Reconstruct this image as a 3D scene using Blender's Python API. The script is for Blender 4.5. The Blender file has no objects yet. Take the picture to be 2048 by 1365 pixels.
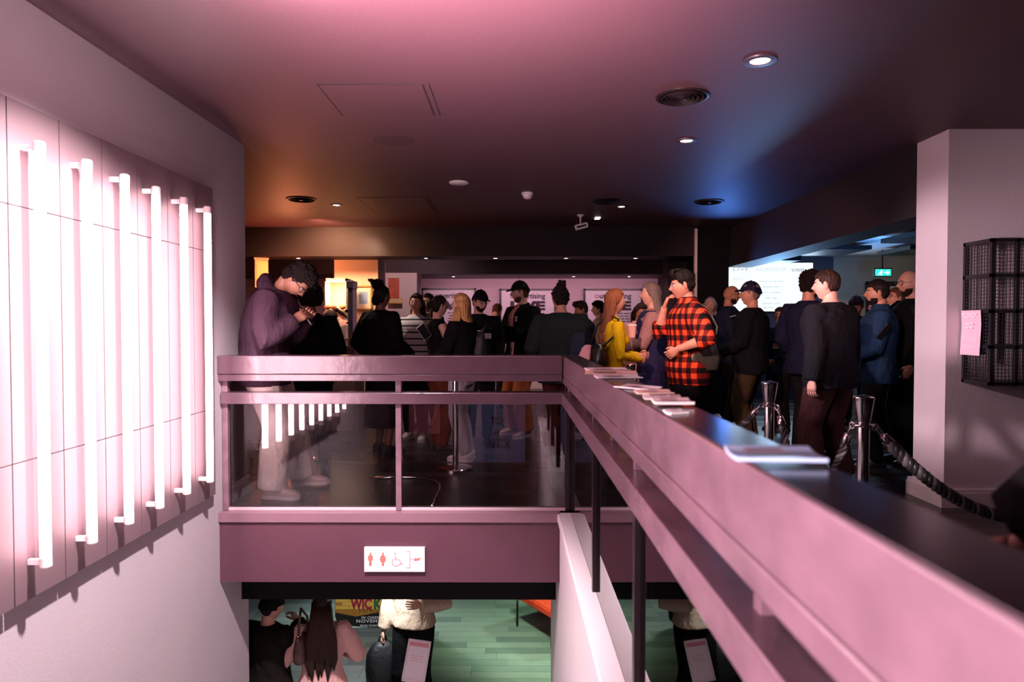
import bpy, bmesh, math, random
from mathutils import Vector, Matrix, noise
random.seed(7)
SC = bpy.context.scene
COL = SC.collection
V = Vector
R = math.radians
PI = math.pi

# ---------------------------------------------------------------- camera
FPX = 1365.33
PITCH = math.atan(32.5 / FPX)
YAW = math.atan(6 / FPX)
CZ = 1.30
cam_d = bpy.data.cameras.new('camera')
cam_d.lens = 24.0
cam_d.sensor_width = 36.0
cam_d.clip_start = 0.02
cam_d.dof.use_dof = True
cam_d.dof.focus_distance = 5.4
cam_d.dof.aperture_fstop = 2.6
cam = bpy.data.objects.new('camera', cam_d)
COL.objects.link(cam)
cam.location = (0, 0, CZ)
cam.rotation_euler = (PI / 2 - PITCH, 0, YAW)
SC.camera = cam
_f = V((-math.sin(YAW) * math.cos(PITCH), math.cos(YAW) * math.cos(PITCH), -math.sin(PITCH)))
_r = V((math.cos(YAW), math.sin(YAW), 0))
_u = _r.cross(_f)


def ray(px, py):
    return _f * FPX + _r * (px - 1024) - _u * (py - 682.5)


def atY(px, py, Y):
    d = ray(px, py)
    return V((0, 0, CZ)) + d * (Y / d.y)


def atZ(px, py, z):
    d = ray(px, py)
    return V((0, 0, CZ)) + d * ((z - CZ) / d.z)


def atX(px, py, x):
    d = ray(px, py)
    return V((0, 0, CZ)) + d * (x / d.x)


# ---------------------------------------------------------------- world, exposure
w = bpy.data.worlds.new('world')
SC.world = w
w.use_nodes = True
w.node_tree.nodes['Background'].inputs[0].default_value = (1.0, 0.75, 0.85, 1)
w.node_tree.nodes['Background'].inputs[1].default_value = 0.0
SC.view_settings.view_transform = 'Standard'
SC.view_settings.look = 'None'
SC.view_settings.gamma = 1.0
SC.view_settings.use_curve_mapping = False
SC.view_settings.exposure = 0.0
SC.cycles.use_denoising = True
SC.cycles.max_bounces = 7
SC.cycles.transparent_max_bounces = 16
SC.cycles.sample_clamp_indirect = 6.0
SC.cycles.caustics_reflective = False
SC.cycles.caustics_refractive = False

TUBE_STRENGTH = 27.0
PANEL_COL = (1.0, 0.62, 0.68)
LAMP_W = 30.0


def light(name, kind, loc, energy, color, target=None, size=0.1, spot=60, blend=0.6, size_y=None):
    d = bpy.data.lights.new(name, kind)
    d.energy = energy
    d.color = color
    if kind == 'AREA':
        d.size = size
        if size_y:
            d.shape = 'RECTANGLE'
            d.size_y = size_y
    else:
        d.shadow_soft_size = size
    if kind == 'SPOT':
        d.spot_size = R(spot)
        d.spot_blend = blend
    o = bpy.data.objects.new(name, d)
    COL.objects.link(o)
    o.location = loc
    if target is not None:
        o.rotation_euler = (V(target) - V(loc)).to_track_quat('-Z', 'Y').to_euler()
    return o


# lamp that throws the hard shadows under the light wall; the fitting itself is built further down
LAMP = V((-0.86, 2.66, 2.60))
light('ceiling_lamp_light', 'POINT', LAMP, LAMP_W, (1.0, 0.66, 0.72), size=0.045)
light('ceiling_lamp_light', 'SPOT', LAMP, 1150, (1.0, 0.83, 0.86), (-2.08, 3.1, -.5), .045, 104, .5)
light('ceiling_fill_light', 'SPOT', (-0.55, 1.60, 1.72), 2100, (1.0, 0.62, 0.70), (-0.30, 2.35, 2.68), .15, 94, 1.0)  # added upward spot without a fitting; makes the ceiling glow
light('side_rail_fill_light', 'SPOT', (-1.7, -0.6, 1.12), 1150, (1.0, 0.70, 0.78), (.38, .75, .72), .08, 60, .9)  # unseen spot added behind the camera to brighten the near rail
light('pillar_fill_light', 'SPOT', (-1.85, 4.2, 2.3), 900, (1.0, 0.70, 0.78), (3.05, 5.05, 1.3), .05, 26, .7)  # no fitting here: extra spot put in to lift the pillar's left face
light('crowd_fill_light', 'SPOT', (-0.1, 1.9, 2.58), 900, (1.0, 0.47, 0.36), (2.1, 6.3, 1.62), .06, 31, .5)  # added warm spot with no fixture, brightening the crowd's faces
# bar lamps, added lobby wash and blue spots, screen spill, lower lobby lamps
light('bar_lamp_light', 'SPOT', (-2.6, 8.9, 2.6), 240, (1.0, 0.46, 0.24), (-2.4, 10.4, 1.2), .12, 150, .8)
light('bar_lamp_light', 'POINT', (-3.1, 9.4, 1.9), 45, (1.0, 0.28, 0.12), size=.1)
light('lobby_fill_light', 'AREA', (0.6, 12.95, 2.12), 24, (1.0, 0.56, 0.66), (0.6, 13.9, 1.2), 4.2, size_y=.12)  # unseen area strip put in to wash the back wall
light('blue_fill_light', 'SPOT', (2.85, 9.3, 1.95), 42, (0.10, 0.28, 1.0), (2.55, 7.9, 2.68), .08, 80, 1.0)  # made-up blue source for the glow on the main ceiling
light('wing_fill_light', 'SPOT', (4.5, 11.75, 1.45), 170, (0.22, 0.5, 1.0), (4.4, 10.2, 2.5), .1, 120, .8)  # added unseen uplight turning the wing ceiling blue
light('wing_fill_light', 'SPOT', (5.0, 8.6, 1.75), 170, (0.12, 0.38, 1.0), (4.6, 9.6, 2.5), .1, 110, .9)  # second added uplight for the wing ceiling, with no fitting
light('screen_light', 'AREA', (4.49, 11.90, 1.96), 40, (0.55, 0.75, 1.0), (4.3, 8.0, 1.6), 1.5, size_y=.85)
light('exit_passage_light', 'POINT', (6.6, 10.8, 2.2), 6, (1.0, 0.9, 0.75), size=.1)
light('lower_green_light', 'SPOT', (0.1, 7.2, -0.72), 190, (0.70, 1.0, 0.62), (0.5, 8.6, -2.5), .1, 110, .9)
light('lower_green_light', 'SPOT', (1.2, 8.8, -0.72), 110, (0.62, 1.0, 0.60), (0.6, 8.4, -2.5), .1, 110, .9)
light('lower_white_light', 'SPOT', (-1.2, 6.2, -0.9), 110, (0.90, 0.94, 1.0), (-1.2, 8.0, -2.5), .08, 120, .9)
light('lower_white_light', 'SPOT', (-2.0, 9.4, -0.9), 110, (0.80, 1.0, 0.88), (-1.8, 8.2, -2.5), .08, 110, .9)


# ---------------------------------------------------------------- materials
def lin(h):
    h = h.lstrip('#')
    c = [int(h[i:i + 2], 16) / 255 for i in (0, 2, 4)]
    return tuple(x / 12.92 if x <= .04045 else ((x + .055) / 1.055) ** 2.4 for x in c)


_M = {}


def mat(name, col=(.5, .5, .5), rough=.6, metal=0., noise_amt=0., noise_scale=6., bump=0., bump_scale=40.,
        stretch=(1, 1, 1), spec=.5, emit=None, emit_s=0., coat=0.):
    if name in _M:
        return _M[name]
    m = bpy.data.materials.new(name)
    m.use_nodes = True
    nt = m.node_tree
    b = nt.nodes['Principled BSDF']
    if isinstance(col, str):
        col = lin(col)
    b.inputs['Base Color'].default_value = (*col, 1)
    b.inputs['Roughness'].default_value = rough
    b.inputs['Metallic'].default_value = metal
    b.inputs['Specular IOR Level'].default_value = spec
    b.inputs['Coat Weight'].default_value = coat
    tc = None
    if noise_amt or bump:
        tc = nt.nodes.new('ShaderNodeTexCoord')
        mp = nt.nodes.new('ShaderNodeMapping')
        mp.inputs['Scale'].default_value = stretch
        nt.links.new(tc.outputs['Object'], mp.inputs['Vector'])
    if noise_amt:
        n = nt.nodes.new('ShaderNodeTexNoise')
        n.inputs['Scale'].default_value = noise_scale
        n.inputs['Detail'].default_value = 5
        nt.links.new(mp.outputs['Vector'], n.inputs['Vector'])
        mx = nt.nodes.new('ShaderNodeMix')
        mx.data_type = 'RGBA'
        mx.inputs[6].default_value = tuple(c * (1 - noise_amt) for c in col) + (1,)
        mx.inputs[7].default_value = tuple(min(1, c * (1 + noise_amt)) for c in col) + (1,)
        nt.links.new(n.outputs['Fac'], mx.inputs[0])
        nt.links.new(mx.outputs[2], b.inputs['Base Color'])
    if bump:
        n2 = nt.nodes.new('ShaderNodeTexNoise')
        n2.inputs['Scale'].default_value = bump_scale
        n2.inputs['Detail'].default_value = 4
        nt.links.new(mp.outputs['Vector'], n2.inputs['Vector'])
        bp = nt.nodes.new('ShaderNodeBump')
        bp.inputs['Strength'].default_value = min(1, bump)
        bp.inputs['Distance'].default_value = .02 if not name.startswith('cloth_') else .045
        nt.links.new(n2.outputs['Fac'], bp.inputs['Height'])
        nt.links.new(bp.outputs['Normal'], b.inputs['Normal'])
    if emit:
        b.inputs['Emission Color'].default_value = (*emit, 1)
        b.inputs['Emission Strength'].default_value = emit_s
    _M[name] = m
    return m


def cloth(name, col, rough=.85):
    return mat('cloth_' + name, col, rough, noise_amt=.12, noise_scale=60, bump=.9, bump_scale=9, stretch=(1, 1, .55), spec=.15 if max(col) > .04 else .06)


def glass_mat(name, tint=.86, boost=1.0):
    m = bpy.data.materials.new(name)
    m.use_nodes = True
    nt = m.node_tree
    nt.nodes.clear()
    out = nt.nodes.new('ShaderNodeOutputMaterial')
    mix = nt.nodes.new('ShaderNodeMixShader')
    tr = nt.nodes.new('ShaderNodeBsdfTransparent')
    gl = nt.nodes.new('ShaderNodeBsdfGlossy')
    fr = nt.nodes.new('ShaderNodeFresnel')
    fr.inputs['IOR'].default_value = 1.55
    mul = nt.nodes.new('ShaderNodeMath')
    mul.operation = 'MULTIPLY'
    mul.use_clamp = True
    mul.inputs[1].default_value = boost
    tr.inputs[0].default_value = (tint, tint, tint, 1)
    gl.inputs['Roughness'].default_value = .0
    nt.links.new(fr.outputs[0], mul.inputs[0])
    nt.links.new(mul.outputs[0], mix.inputs[0])
    nt.links.new(tr.outputs[0], mix.inputs[1])
    nt.links.new(gl.outputs[0], mix.inputs[2])
    nt.links.new(mix.outputs[0], out.inputs[0])
    return m


def plaid_mat():
    m = bpy.data.materials.new('plaid_flannel')
    m.use_nodes = True
    nt = m.node_tree
    b = nt.nodes['Principled BSDF']
    b.inputs['Roughness'].default_value = .85
    b.inputs['Specular IOR Level'].default_value = .15
    tc = nt.nodes.new('ShaderNodeTexCoord')
    sp = nt.nodes.new('ShaderNodeSeparateXYZ')
    nt.links.new(tc.outputs['Object'], sp.inputs[0])

    def sq(sock, per, off=0.):
        a = nt.nodes.new('ShaderNodeMath'); a.operation = 'MULTIPLY_ADD'
        a.inputs[1].default_value = 1 / per; a.inputs[2].default_value = off
        nt.links.new(sock, a.inputs[0])
        f = nt.nodes.new('ShaderNodeMath'); f.operation = 'FRACT'
        nt.links.new(a.outputs[0], f.inputs[0])
        g = nt.nodes.new('ShaderNodeMath'); g.operation = 'GREATER_THAN'; g.inputs[1].default_value = .5
        nt.links.new(f.outputs[0], g.inputs[0])
        return g.outputs[0]
    s = nt.nodes.new('ShaderNodeMath'); s.operation = 'ADD'
    nt.links.new(sp.outputs[0], s.inputs[0]); nt.links.new(sp.outputs[1], s.inputs[1])
    h = sq(s.outputs[0], .088)
    v = sq(sp.outputs[2], .088, .2)
    ad = nt.nodes.new('ShaderNodeMath'); ad.operation = 'ADD'
    nt.links.new(h, ad.inputs[0]); nt.links.new(v, ad.inputs[1])
    hf = nt.nodes.new('ShaderNodeMath'); hf.operation = 'MULTIPLY'; hf.inputs[1].default_value = .5
    nt.links.new(ad.outputs[0], hf.inputs[0])
    cr = nt.nodes.new('ShaderNodeValToRGB')
    cr.color_ramp.interpolation = 'CONSTANT'
    e = cr.color_ramp.elements
    e[0].position = 0; e[0].color = (.95, .10, .035, 1)
    e[1].position = .4; e[1].color = (.16, .012, .012, 1)
    n = e.new(.8); n.color = (.008, .006, .008, 1)
    nt.links.new(hf.outputs[0], cr.inputs[0])
    nt.links.new(cr.outputs[0], b.inputs['Base Color'])
    return m


def stripe_mat():
    m = bpy.data.materials.new('striped_knit')
    m.use_nodes = True
    nt = m.node_tree
    b = nt.nodes['Principled BSDF']
    b.inputs['Roughness'].default_value = .9
    tc = nt.nodes.new('ShaderNodeTexCoord')
    sp = nt.nodes.new('ShaderNodeSeparateXYZ')
    nt.links.new(tc.outputs['Object'], sp.inputs[0])
    a = nt.nodes.new('ShaderNodeMath'); a.operation = 'MULTIPLY'; a.inputs[1].default_value = 1 / .072
    nt.links.new(sp.outputs[2], a.inputs[0])
    f = nt.nodes.new('ShaderNodeMath'); f.operation = 'FRACT'
    nt.links.new(a.outputs[0], f.inputs[0])
    g = nt.nodes.new('ShaderNodeMath'); g.operation = 'GREATER_THAN'; g.inputs[1].default_value = .76
    nt.links.new(f.outputs[0], g.inputs[0])
    mx = nt.nodes.new('ShaderNodeMix'); mx.data_type = 'RGBA'
    mx.inputs[6].default_value = (.72, .74, .74, 1)
    mx.inputs[7].default_value = (.01, .01, .012, 1)
    nt.links.new(g.outputs[0], mx.inputs[0])
    nt.links.new(mx.outputs[2], b.inputs['Base Color'])
    return m


# ---------------------------------------------------------------- object helpers
def tag(o, label=None, cat=None, group=None, kind=None):
    if label: o['label'] = label
    if cat: o['category'] = cat
    if group: o['group'] = group
    if kind: o['kind'] = kind
    return o


def empty(name, loc=(0, 0, 0), rz=0., label=None, cat=None, group=None, kind=None):
    o = bpy.data.objects.new(name, None)
    o.empty_display_size = .1
    COL.objects.link(o)
    o.location = loc
    o.rotation_euler = (0, 0, rz)
    return tag(o, label, cat, group, kind)


def obj(name, bm, m, parent=None, smooth=False, angle=None, **tags):
    me = bpy.data.meshes.new(name)
    bm.normal_update()
    bm.to_mesh(me)
    bm.free()
    for x in (m if isinstance(m, (list, tuple)) else [m]):
        me.materials.append(x)
    if smooth:
        me.polygons.foreach_set('use_smooth', [True] * len(me.polygons))
        if angle:
            me.set_sharp_from_angle(angle=R(angle))
    o = bpy.data.objects.new(name, me)
    COL.objects.link(o)
    if parent is not None:
        o.parent = parent
    return tag(o, **tags)


def box(bm, x0, x1, y0, y1, z0, z1, mi=0, M=None):
    vs = [V((x, y, z)) for x in (x0, x1) for y in (y0, y1) for z in (z0, z1)]
    if M is not None:
        vs = [M @ v for v in vs]
    b = [bm.verts.new(v) for v in vs]
    for f in ((0, 1, 3, 2), (4, 6, 7, 5), (0, 4, 5, 1), (2, 3, 7, 6), (0, 2, 6, 4), (1, 5, 7, 3)):
        fc = bm.faces.new([b[i] for i in f])
        fc.material_index = mi
    return b


def boxobj(name, dims, m, parent=None, bevel=0., **tags):
    bm = bmesh.new()
    box(bm, *dims)
    if bevel:
        bmesh.ops.bevel(bm, geom=bm.edges[:], offset=bevel, segments=2, affect='EDGES', profile=.5)
    return obj(name, bm, m, parent, **tags)


def loft(bm, rings, cap=True, mi=0):
    rv = [[bm.verts.new(p) for p in r] for r in rings]
    n = len(rv[0])
    for a, b in zip(rv, rv[1:]):
        for i in range(n):
            j = (i + 1) % n
            bm.faces.new((a[i], a[j], b[j], b[i])).material_index = mi
    if cap:
        bm.faces.new(rv[0][::-1]).material_index = mi
        bm.faces.new(rv[-1]).material_index = mi
    return rv


def ell(c, u, v, ru, rv, n=16, pw=2.0):
    out = []
    for i in range(n):
        t = 2 * PI * i / n
        cx, sx = math.cos(t), math.sin(t)
        if pw != 2:
            cx = math.copysign(abs(cx) ** (2 / pw), cx)
            sx = math.copysign(abs(sx) ** (2 / pw), sx)
        out.append(c + u * (ru * cx) + v * (rv * sx))
    return out


def tube(bm, pts, rad, n=10, mi=0, cap=True, up=None, flat=1.0):
    pts = [V(p) for p in pts]
    if not isinstance(rad, (list, tuple)):
        rad = [rad] * len(pts)
    rings = []
    pu = up
    for i, p in enumerate(pts):
        d = (pts[min(i + 1, len(pts) - 1)] - pts[max(i - 1, 0)]).normalized()
        if pu is None:
            pu = V((0, 0, 1)) if abs(d.z) < .9 else V((0, 1, 0))
        u = (pu - d * pu.dot(d)).normalized()
        v = d.cross(u)
        pu = u
        rings.append(ell(p, u, v, rad[i] * flat, rad[i], n))
    return loft(bm, rings, cap, mi)


def lathe(bm, prof, c=(0, 0, 0), n=24, mi=0, cap=True):
    c = V(c)
    rings = [[c + V((r * math.cos(2 * PI * i / n), r * math.sin(2 * PI * i / n), z)) for i in range(n)] for r, z in prof]
    return loft(bm, rings, cap, mi)


def ball(bm, c, rx, ry=None, rz=None, seg=12, M=None, mi=0):
    ry = ry or rx
    rz = rz or rx
    mm = Matrix.Translation(V(c)) @ (M or Matrix.Identity(4)) @ Matrix.Diagonal((rx, ry, rz, 1))
    r = bmesh.ops.create_uvsphere(bm, u_segments=seg, v_segments=max(6, seg * 2 // 3), radius=1, matrix=mm)
    for v in r['verts']:
        for f in v.link_faces:
            f.material_index = mi


def copy_tree(o, parent=None):
    c = o.copy()
    COL.objects.link(c)
    c.parent = parent
    for ch in list(o.children):
        copy_tree(ch, c)
    return c


def text(name, body, width, loc, m, parent, height=None, rot=(PI / 2, 0, 0), bold=0., center=True, ext=.001, space=1.0):
    """lettering as a mesh, scaled to WIDTH (and HEIGHT); print too small to read in the photo becomes plain word-length strokes"""
    if name == 'small_print':
        bm = bmesh.new()
        n = len(body)
        hh = height or width / n * 1.1
        x = 0
        for wd_ in body.split():
            a_, b_ = -width / 2 + width * x / n, -width / 2 + width * (x + len(wd_)) / n
            bm.faces.new([bm.verts.new(q) for q in ((a_, -hh * .3, 0), (b_, -hh * .3, 0), (b_, hh * .3, 0), (a_, hh * .3, 0))])
            x += len(wd_) + 1
        o = obj(name, bm, m, parent, kind='stuff')
        o.location = loc
        o.rotation_euler = rot
        return o
    cu = bpy.data.curves.new(name, 'FONT')
    cu.body = body
    cu.size = 1
    cu.offset = bold
    cu.extrude = .0
    cu.resolution_u = 3
    cu.space_character = space
    t = bpy.data.objects.new(name, cu)
    COL.objects.link(t)
    dg = bpy.context.evaluated_depsgraph_get()
    me = bpy.data.meshes.new_from_object(t.evaluated_get(dg))
    bpy.data.objects.remove(t)
    xs = [v.co.x for v in me.vertices]
    ys = [v.co.y for v in me.vertices]
    sx = width / (max(xs) - min(xs))
    sy = height / (max(ys) - min(ys)) if height else sx
    x0 = (min(xs) + max(xs)) / 2 if center else min(xs)
    y0 = (min(ys) + max(ys)) / 2
    for v in me.vertices:
        v.co = V(((v.co.x - x0) * sx, (v.co.y - y0) * sy, 0))
    me.materials.clear()
    me.materials.append(m)
    o = bpy.data.objects.new(name, me)
    COL.objects.link(o)
    o.location = loc
    o.rotation_euler = rot
    o.parent = parent
    return o

# ================================================================ THE SETTING
CEIL = 2.68
XW = -2.08          # face of the wall that carries the tubes
YF = 4.75           # front of the balcony edge
FZ = 0.0
LOW = -2.5          # lower lobby floor
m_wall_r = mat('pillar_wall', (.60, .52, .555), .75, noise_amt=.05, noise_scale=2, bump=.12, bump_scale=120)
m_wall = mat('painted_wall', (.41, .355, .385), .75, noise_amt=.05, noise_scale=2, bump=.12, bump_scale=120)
m_wall_w = mat('white_gloss_paint', (.80, .74, .77), .45, noise_amt=.03, noise_scale=3)
m_ceil = mat('dark_ceiling_paint', (.080, .038, .049), .55, noise_amt=.06, noise_scale=1.5, bump=.10, bump_scale=90)
m_dark = mat('dark_soffit_paint', (.022, .016, .018), .6, noise_amt=.1, noise_scale=2, spec=.2)
m_black = mat('black_paint', (.004, .004, .005), .5, spec=.12)
m_rail_dim = mat('plum_rail_dimmed', (.095, .052, .070), .22, noise_amt=.25, noise_scale=7, bump=.12, bump_scale=14, stretch=(1, .6, 1), spec=.8)  # rail paint darkened here: light's falloff put into the front rail's colour
m_plum = mat('plum_satin_paint', (.092, .036, .054), .38, noise_amt=.12, noise_scale=5, bump=.15, bump_scale=60)
m_rail = mat('plum_rail_paint', (.165, .095, .122), .25, noise_amt=.55, noise_scale=9, bump=.12, bump_scale=14, stretch=(1, .6, 1))
m_railtop = mat('plum_rail_top', (.035, .02, .027), .2, noise_amt=.2, noise_scale=9)
m_chrome = mat('polished_steel', (.85, .82, .83), .12, 1.0)
m_post = mat('dark_steel_post', (.030, .020, .024), .28, .6)
m_backwall = mat('lobby_back_wall', (.50, .36, .42), .75, noise_amt=.08, noise_scale=2)


def slab(name, dims, m, **t):
    return boxobj(name, dims, m, None, kind='structure', **t)


# ceilings, beams
slab('ceiling', (-7, 3.07, -1.7, 9.66, CEIL, CEIL + .3), m_ceil)
slab('ceiling', (-7, 9.0, 10.2, 14.6, CEIL, CEIL + .3), m_dark)
slab('ceiling', (3.07, 9.0, -1.7, 5.0, CEIL, CEIL + .3), m_ceil)
m_wing = mat('wing_ceiling_paint', (.62, .62, .65), .6, noise_amt=.1, noise_scale=1)
slab('ceiling', (3.42, 9.0, 5.2, 12.2, 2.50, 2.98), m_wing)
slab('beam_back', (-7, 2.55, 9.66, 10.2, 2.27, CEIL + .2), m_dark)
slab('beam_rear', (-7, 3.0, 12.6, 13.85, 2.235, CEIL + .2), mat('beam_grey', (.07, .045, .055), .6))
slab('beam_side', (3.07, 3.42, 5.23, 9.9, 2.13, CEIL + .2), m_dark)
slab('column_back', (2.56, 3.02, 9.68, 10.3, 0, CEIL), m_black)
slab('soffit_back', (2.28, 2.56, 10.2, 10.6, 2.03, CEIL), m_black)
slab('lit_edge_strip', (2.525, 2.56, 9.62, 9.68, .3, CEIL - .03), mat('lit_edge_white', (.75, .7, .72), .5))  # white strip puts the column's lit corner into colour
# upper walls
slab('wall_left', (XW - .25, XW, -1.7, 5.27, LOW, CEIL), m_wall)
slab('wall_left', (-7, XW - .26, 5.02, 5.27, LOW, CEIL), m_wall)
slab('wall_far_left', (-7.2, -7, 5.2, 14.6, 0, CEIL), m_backwall)
slab('wall_back', (-7, 3.0, 13.9, 14.1, 0, CEIL), m_backwall)
slab('wall_side', (2.9, 3.02, 10.3, 14.0, 0, CEIL), m_dark)
slab('wall_screen', (3.0, 5.62, 12.10, 12.3, 0, 2.5), mat('screen_wall_paint', (.03, .035, .06), .6))
m_grey = mat('passage_wall', (.30, .29, .25), .7)
slab('wall_passage', (5.62, 9, 12.10, 12.3, 0, 2.5), m_grey)
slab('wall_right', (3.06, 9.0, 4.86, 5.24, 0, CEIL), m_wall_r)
slab('wall_far_right', (8.8, 9.0, 5.24, 12.2, 0, 2.5), m_dark)
slab('wall_behind', (-2.4, 9.0, -1.95, -1.7, LOW, CEIL), mat('rear_wall_paint', (.10, .07, .085), .6))
# baseboards
def skirting(name, x0, x1, y0, y1):
    bm = bmesh.new()
    box(bm, x0, x1, y0, y1, 0, .105)
    box(bm, x0 + .006, x1 - .006, y0 + .006, y1 - .006, .105, .130)
    return obj(name, bm, m_wall_w, None, kind='structure')


skirting('baseboard_left', XW - .05, XW + .02, 4.90, 5.30)
skirting('baseboard_right', 3.025, 9.0, 4.825, 5.27)
skirting('baseboard_back', -6.9, 2.9, 13.86, 13.92)
# door and frame in the passage
d = empty('door_1', atY(1790, 650, 12.05) * 1, kind='structure')
dl = d.location.copy(); d.location.z = 0
boxobj('door_leaf', (-.42, .42, -.02, .03, 0, 1.98), mat('door_grey', (.62, .6, .52), .5), d)
for sx in (-1, 1):
    boxobj('door_frame', (sx * .46 - .04, sx * .46 + .04, -.04, .04, 0, 2.06), m_dark, d)
boxobj('door_head', (-.5, .5, -.04, .04, 1.98, 2.06), m_dark, d)
boxobj('door_handle', (.30, .38, -.07, -.02, 1.0, 1.03), m_chrome, d)

# upper floor: screed under separate boards
m_boards = [mat('dark_board_a', (.030, .019, .020), .26, noise_amt=.35, noise_scale=9, stretch=(1, 8, 1), bump=.1, bump_scale=40),
            mat('dark_board_b', (.042, .026, .027), .30, noise_amt=.35, noise_scale=9, stretch=(1, 8, 1), bump=.1, bump_scale=40),
            mat('dark_board_c', (.022, .014, .017), .24, noise_amt=.35, noise_scale=9, stretch=(1, 8, 1), bump=.1, bump_scale=40)]
fl = slab('floor_upper', (-7, 9.0, 4.86, 14.2, -.50, -.016), m_black)
fr_ = slab('floor_side', (.52, 9.0, -1.7, 4.86, -.50, -.016), m_black)


def planks(parent, x0, x1, y0, y1, z0, z1, wd, lens, mats, gap, name, limit, holes=()):
    meshes = []
    for L in lens:
        for mm in mats:
            bm = bmesh.new()
            box(bm, gap, L - gap, gap, wd - gap, z0, z1)
            me = bpy.data.meshes.new(name)
            bm.to_mesh(me); bm.free()
            me.materials.append(mm)
            meshes.append((L, me))
    y = y0
    n = 0
    row = 0
    while y < y1 - 1e-4:
        x = x0 - random.random() * lens[0]
        while x < x1 and n < limit:
            L, me = random.choice(meshes)
            if x + L > x0 + .05 and not any(a < x + L / 2 < b and c < y + wd / 2 < e for a, b, c, e in holes):
                if x < x0 or x + L > x1:     # trimmed board at the edge
                    xa, xb = max(x, x0), min(x + L, x1)
                    bm = bmesh.new(); box(bm, gap, xb - xa - gap, gap, wd - gap, z0, z1)
                    m2 = bpy.data.meshes.new(name); bm.to_mesh(m2); bm.free(); m2.materials.append(me.materials[0])
                    o = bpy.data.objects.new(name, m2); xx = xa
                else:
                    o = bpy.data.objects.new(name, me); xx = x
                COL.objects.link(o)
                o.parent = parent
                o.location = (xx, y, 0)
                n += 1
            x += L
        y += wd
        row += 1
    return n


planks(fl, -3.0, 5.6, 4.86, 11.3, -.014, 0, .161, (1.6, 2.0, 2.4), m_boards, .0015, 'floor_board', 300)
bm = bmesh.new(); box(bm, -7, 9.0, 11.3, 13.9, -.014, 0)
box(bm, 5.6, 9.0, 5.24, 11.3, -.014, 0); box(bm, -7, -3.0, 5.27, 11.3, -.014, 0)
tag(obj('floor_board_far', bm, m_boards[0], fl), kind='stuff')
planks(fr_, .53, 3.4, .2, 4.86, -.014, 0, .1665, (1.6, 2.0), m_boards, .0015, 'floor_board', 120)
bm = bmesh.new(); box(bm, .53, 9.0, -1.7, .2, -.014, 0); box(bm, 3.4, 9.0, .2, 4.84, -.014, 0)
tag(obj('floor_board_far', bm, m_boards[0], fr_), kind='stuff')

# balcony edge seen from the stairwell
slab('beam_balcony', (-2.084, .318, 4.765, 4.97, -.515, -.085), m_plum)
slab('trim_balcony', (-2.10, .318, 4.745, 4.99, -.085, -.022), mat('plum_lip_paint', (.20, .11, .14), .35, noise_amt=.1, noise_scale=6))
slab('beam_below', (-2.08, .40, 5.14, 5.45, -.79, -.5), m_black)
slab('ceiling_lower', (-7, 9, 5.45, 13.0, -.70, -.5), m_dark)
# the white upstand under the side rail (runs 0.45 degrees off the wall axis)
TH = math.atan(0.0081)
SM = Matrix.Rotation(TH, 4, 'Z')     # u = across, v = along


def S(u, v, z):
    return SM @ V((u, v, z))


def sbox(bm, u0, u1, v0, v1, z0, z1, mi=0):
    return box(bm, u0, u1, v0, v1, z0, z1, mi, SM)


bm = bmesh.new()
sbox(bm, .352, .52, -1.6, 4.75, LOW, -.075)
obj('wall_stair', bm, m_wall_w, None, kind='structure')
bm = bmesh.new()
sbox(bm, .352, .52, 4.75, 5.75, LOW, -.52)
obj('wall_stair', bm, m_wall_w, None, kind='structure')
bm = bmesh.new()
box(bm, .334, .436, -1.6, 4.775, -.075, -.022)
box(bm, .440, .53, -1.6, 4.775, -.075, -.026)
bmesh.ops.bevel(bm, geom=bm.edges[:], offset=.008, segments=2, affect='EDGES')
o = obj('trim_2', bm, m_wall_w, None, kind='structure'); o.rotation_euler.z = TH
# landing the photographer stands over and lower lobby
slab('floor_landing', (XW, .34, -1.7, -.35, -1.15, -1.0), m_dark)
m_low = [mat('lobby_plank_a', (.30, .34, .33), .38, noise_amt=.25, noise_scale=7, stretch=(1, 7, 1), bump=.15, bump_scale=30),
         mat('lobby_plank_b', (.26, .30, .30), .40, noise_amt=.25, noise_scale=7, stretch=(1, 7, 1), bump=.15, bump_scale=30),
         mat('lobby_plank_c', (.34, .37, .36), .36, noise_amt=.22, noise_scale=7, stretch=(1, 7, 1), bump=.15, bump_scale=30),
         mat('lobby_plank_d', (.21, .25, .25), .40, noise_amt=.25, noise_scale=7, stretch=(1, 7, 1), bump=.15, bump_scale=30)]
fw = slab('floor_lower', (-7, 9, -1.7, 13, LOW - .2, LOW - .016), mat('joint_light', (.45, .5, .5), .7))
planks(fw, -3.4, 2.0, 6.4, 10.6, LOW - .014, LOW, .14, (.9, 1.2), m_low, .0018, 'floor_plank', 290)
bm = bmesh.new(); box(bm, -7, 9, 10.61, 13, LOW - .014, LOW); box(bm, -7, 9, -1.6, 6.39, LOW - .014, LOW)
tag(obj('floor_plank_far', bm, m_low[1], fw), kind='stuff')
slab('wall_lower_back', (-7, 9, 12.8, 13, LOW, -.6), m_dark)
slab('wall_lower_right', (3.8, 4.0, 5.4, 12.8, LOW, -.6), m_dark)
slab('wall_lower_left', (-5.2, -5.0, 5.4, 12.8, LOW, -.6), m_dark)

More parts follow.
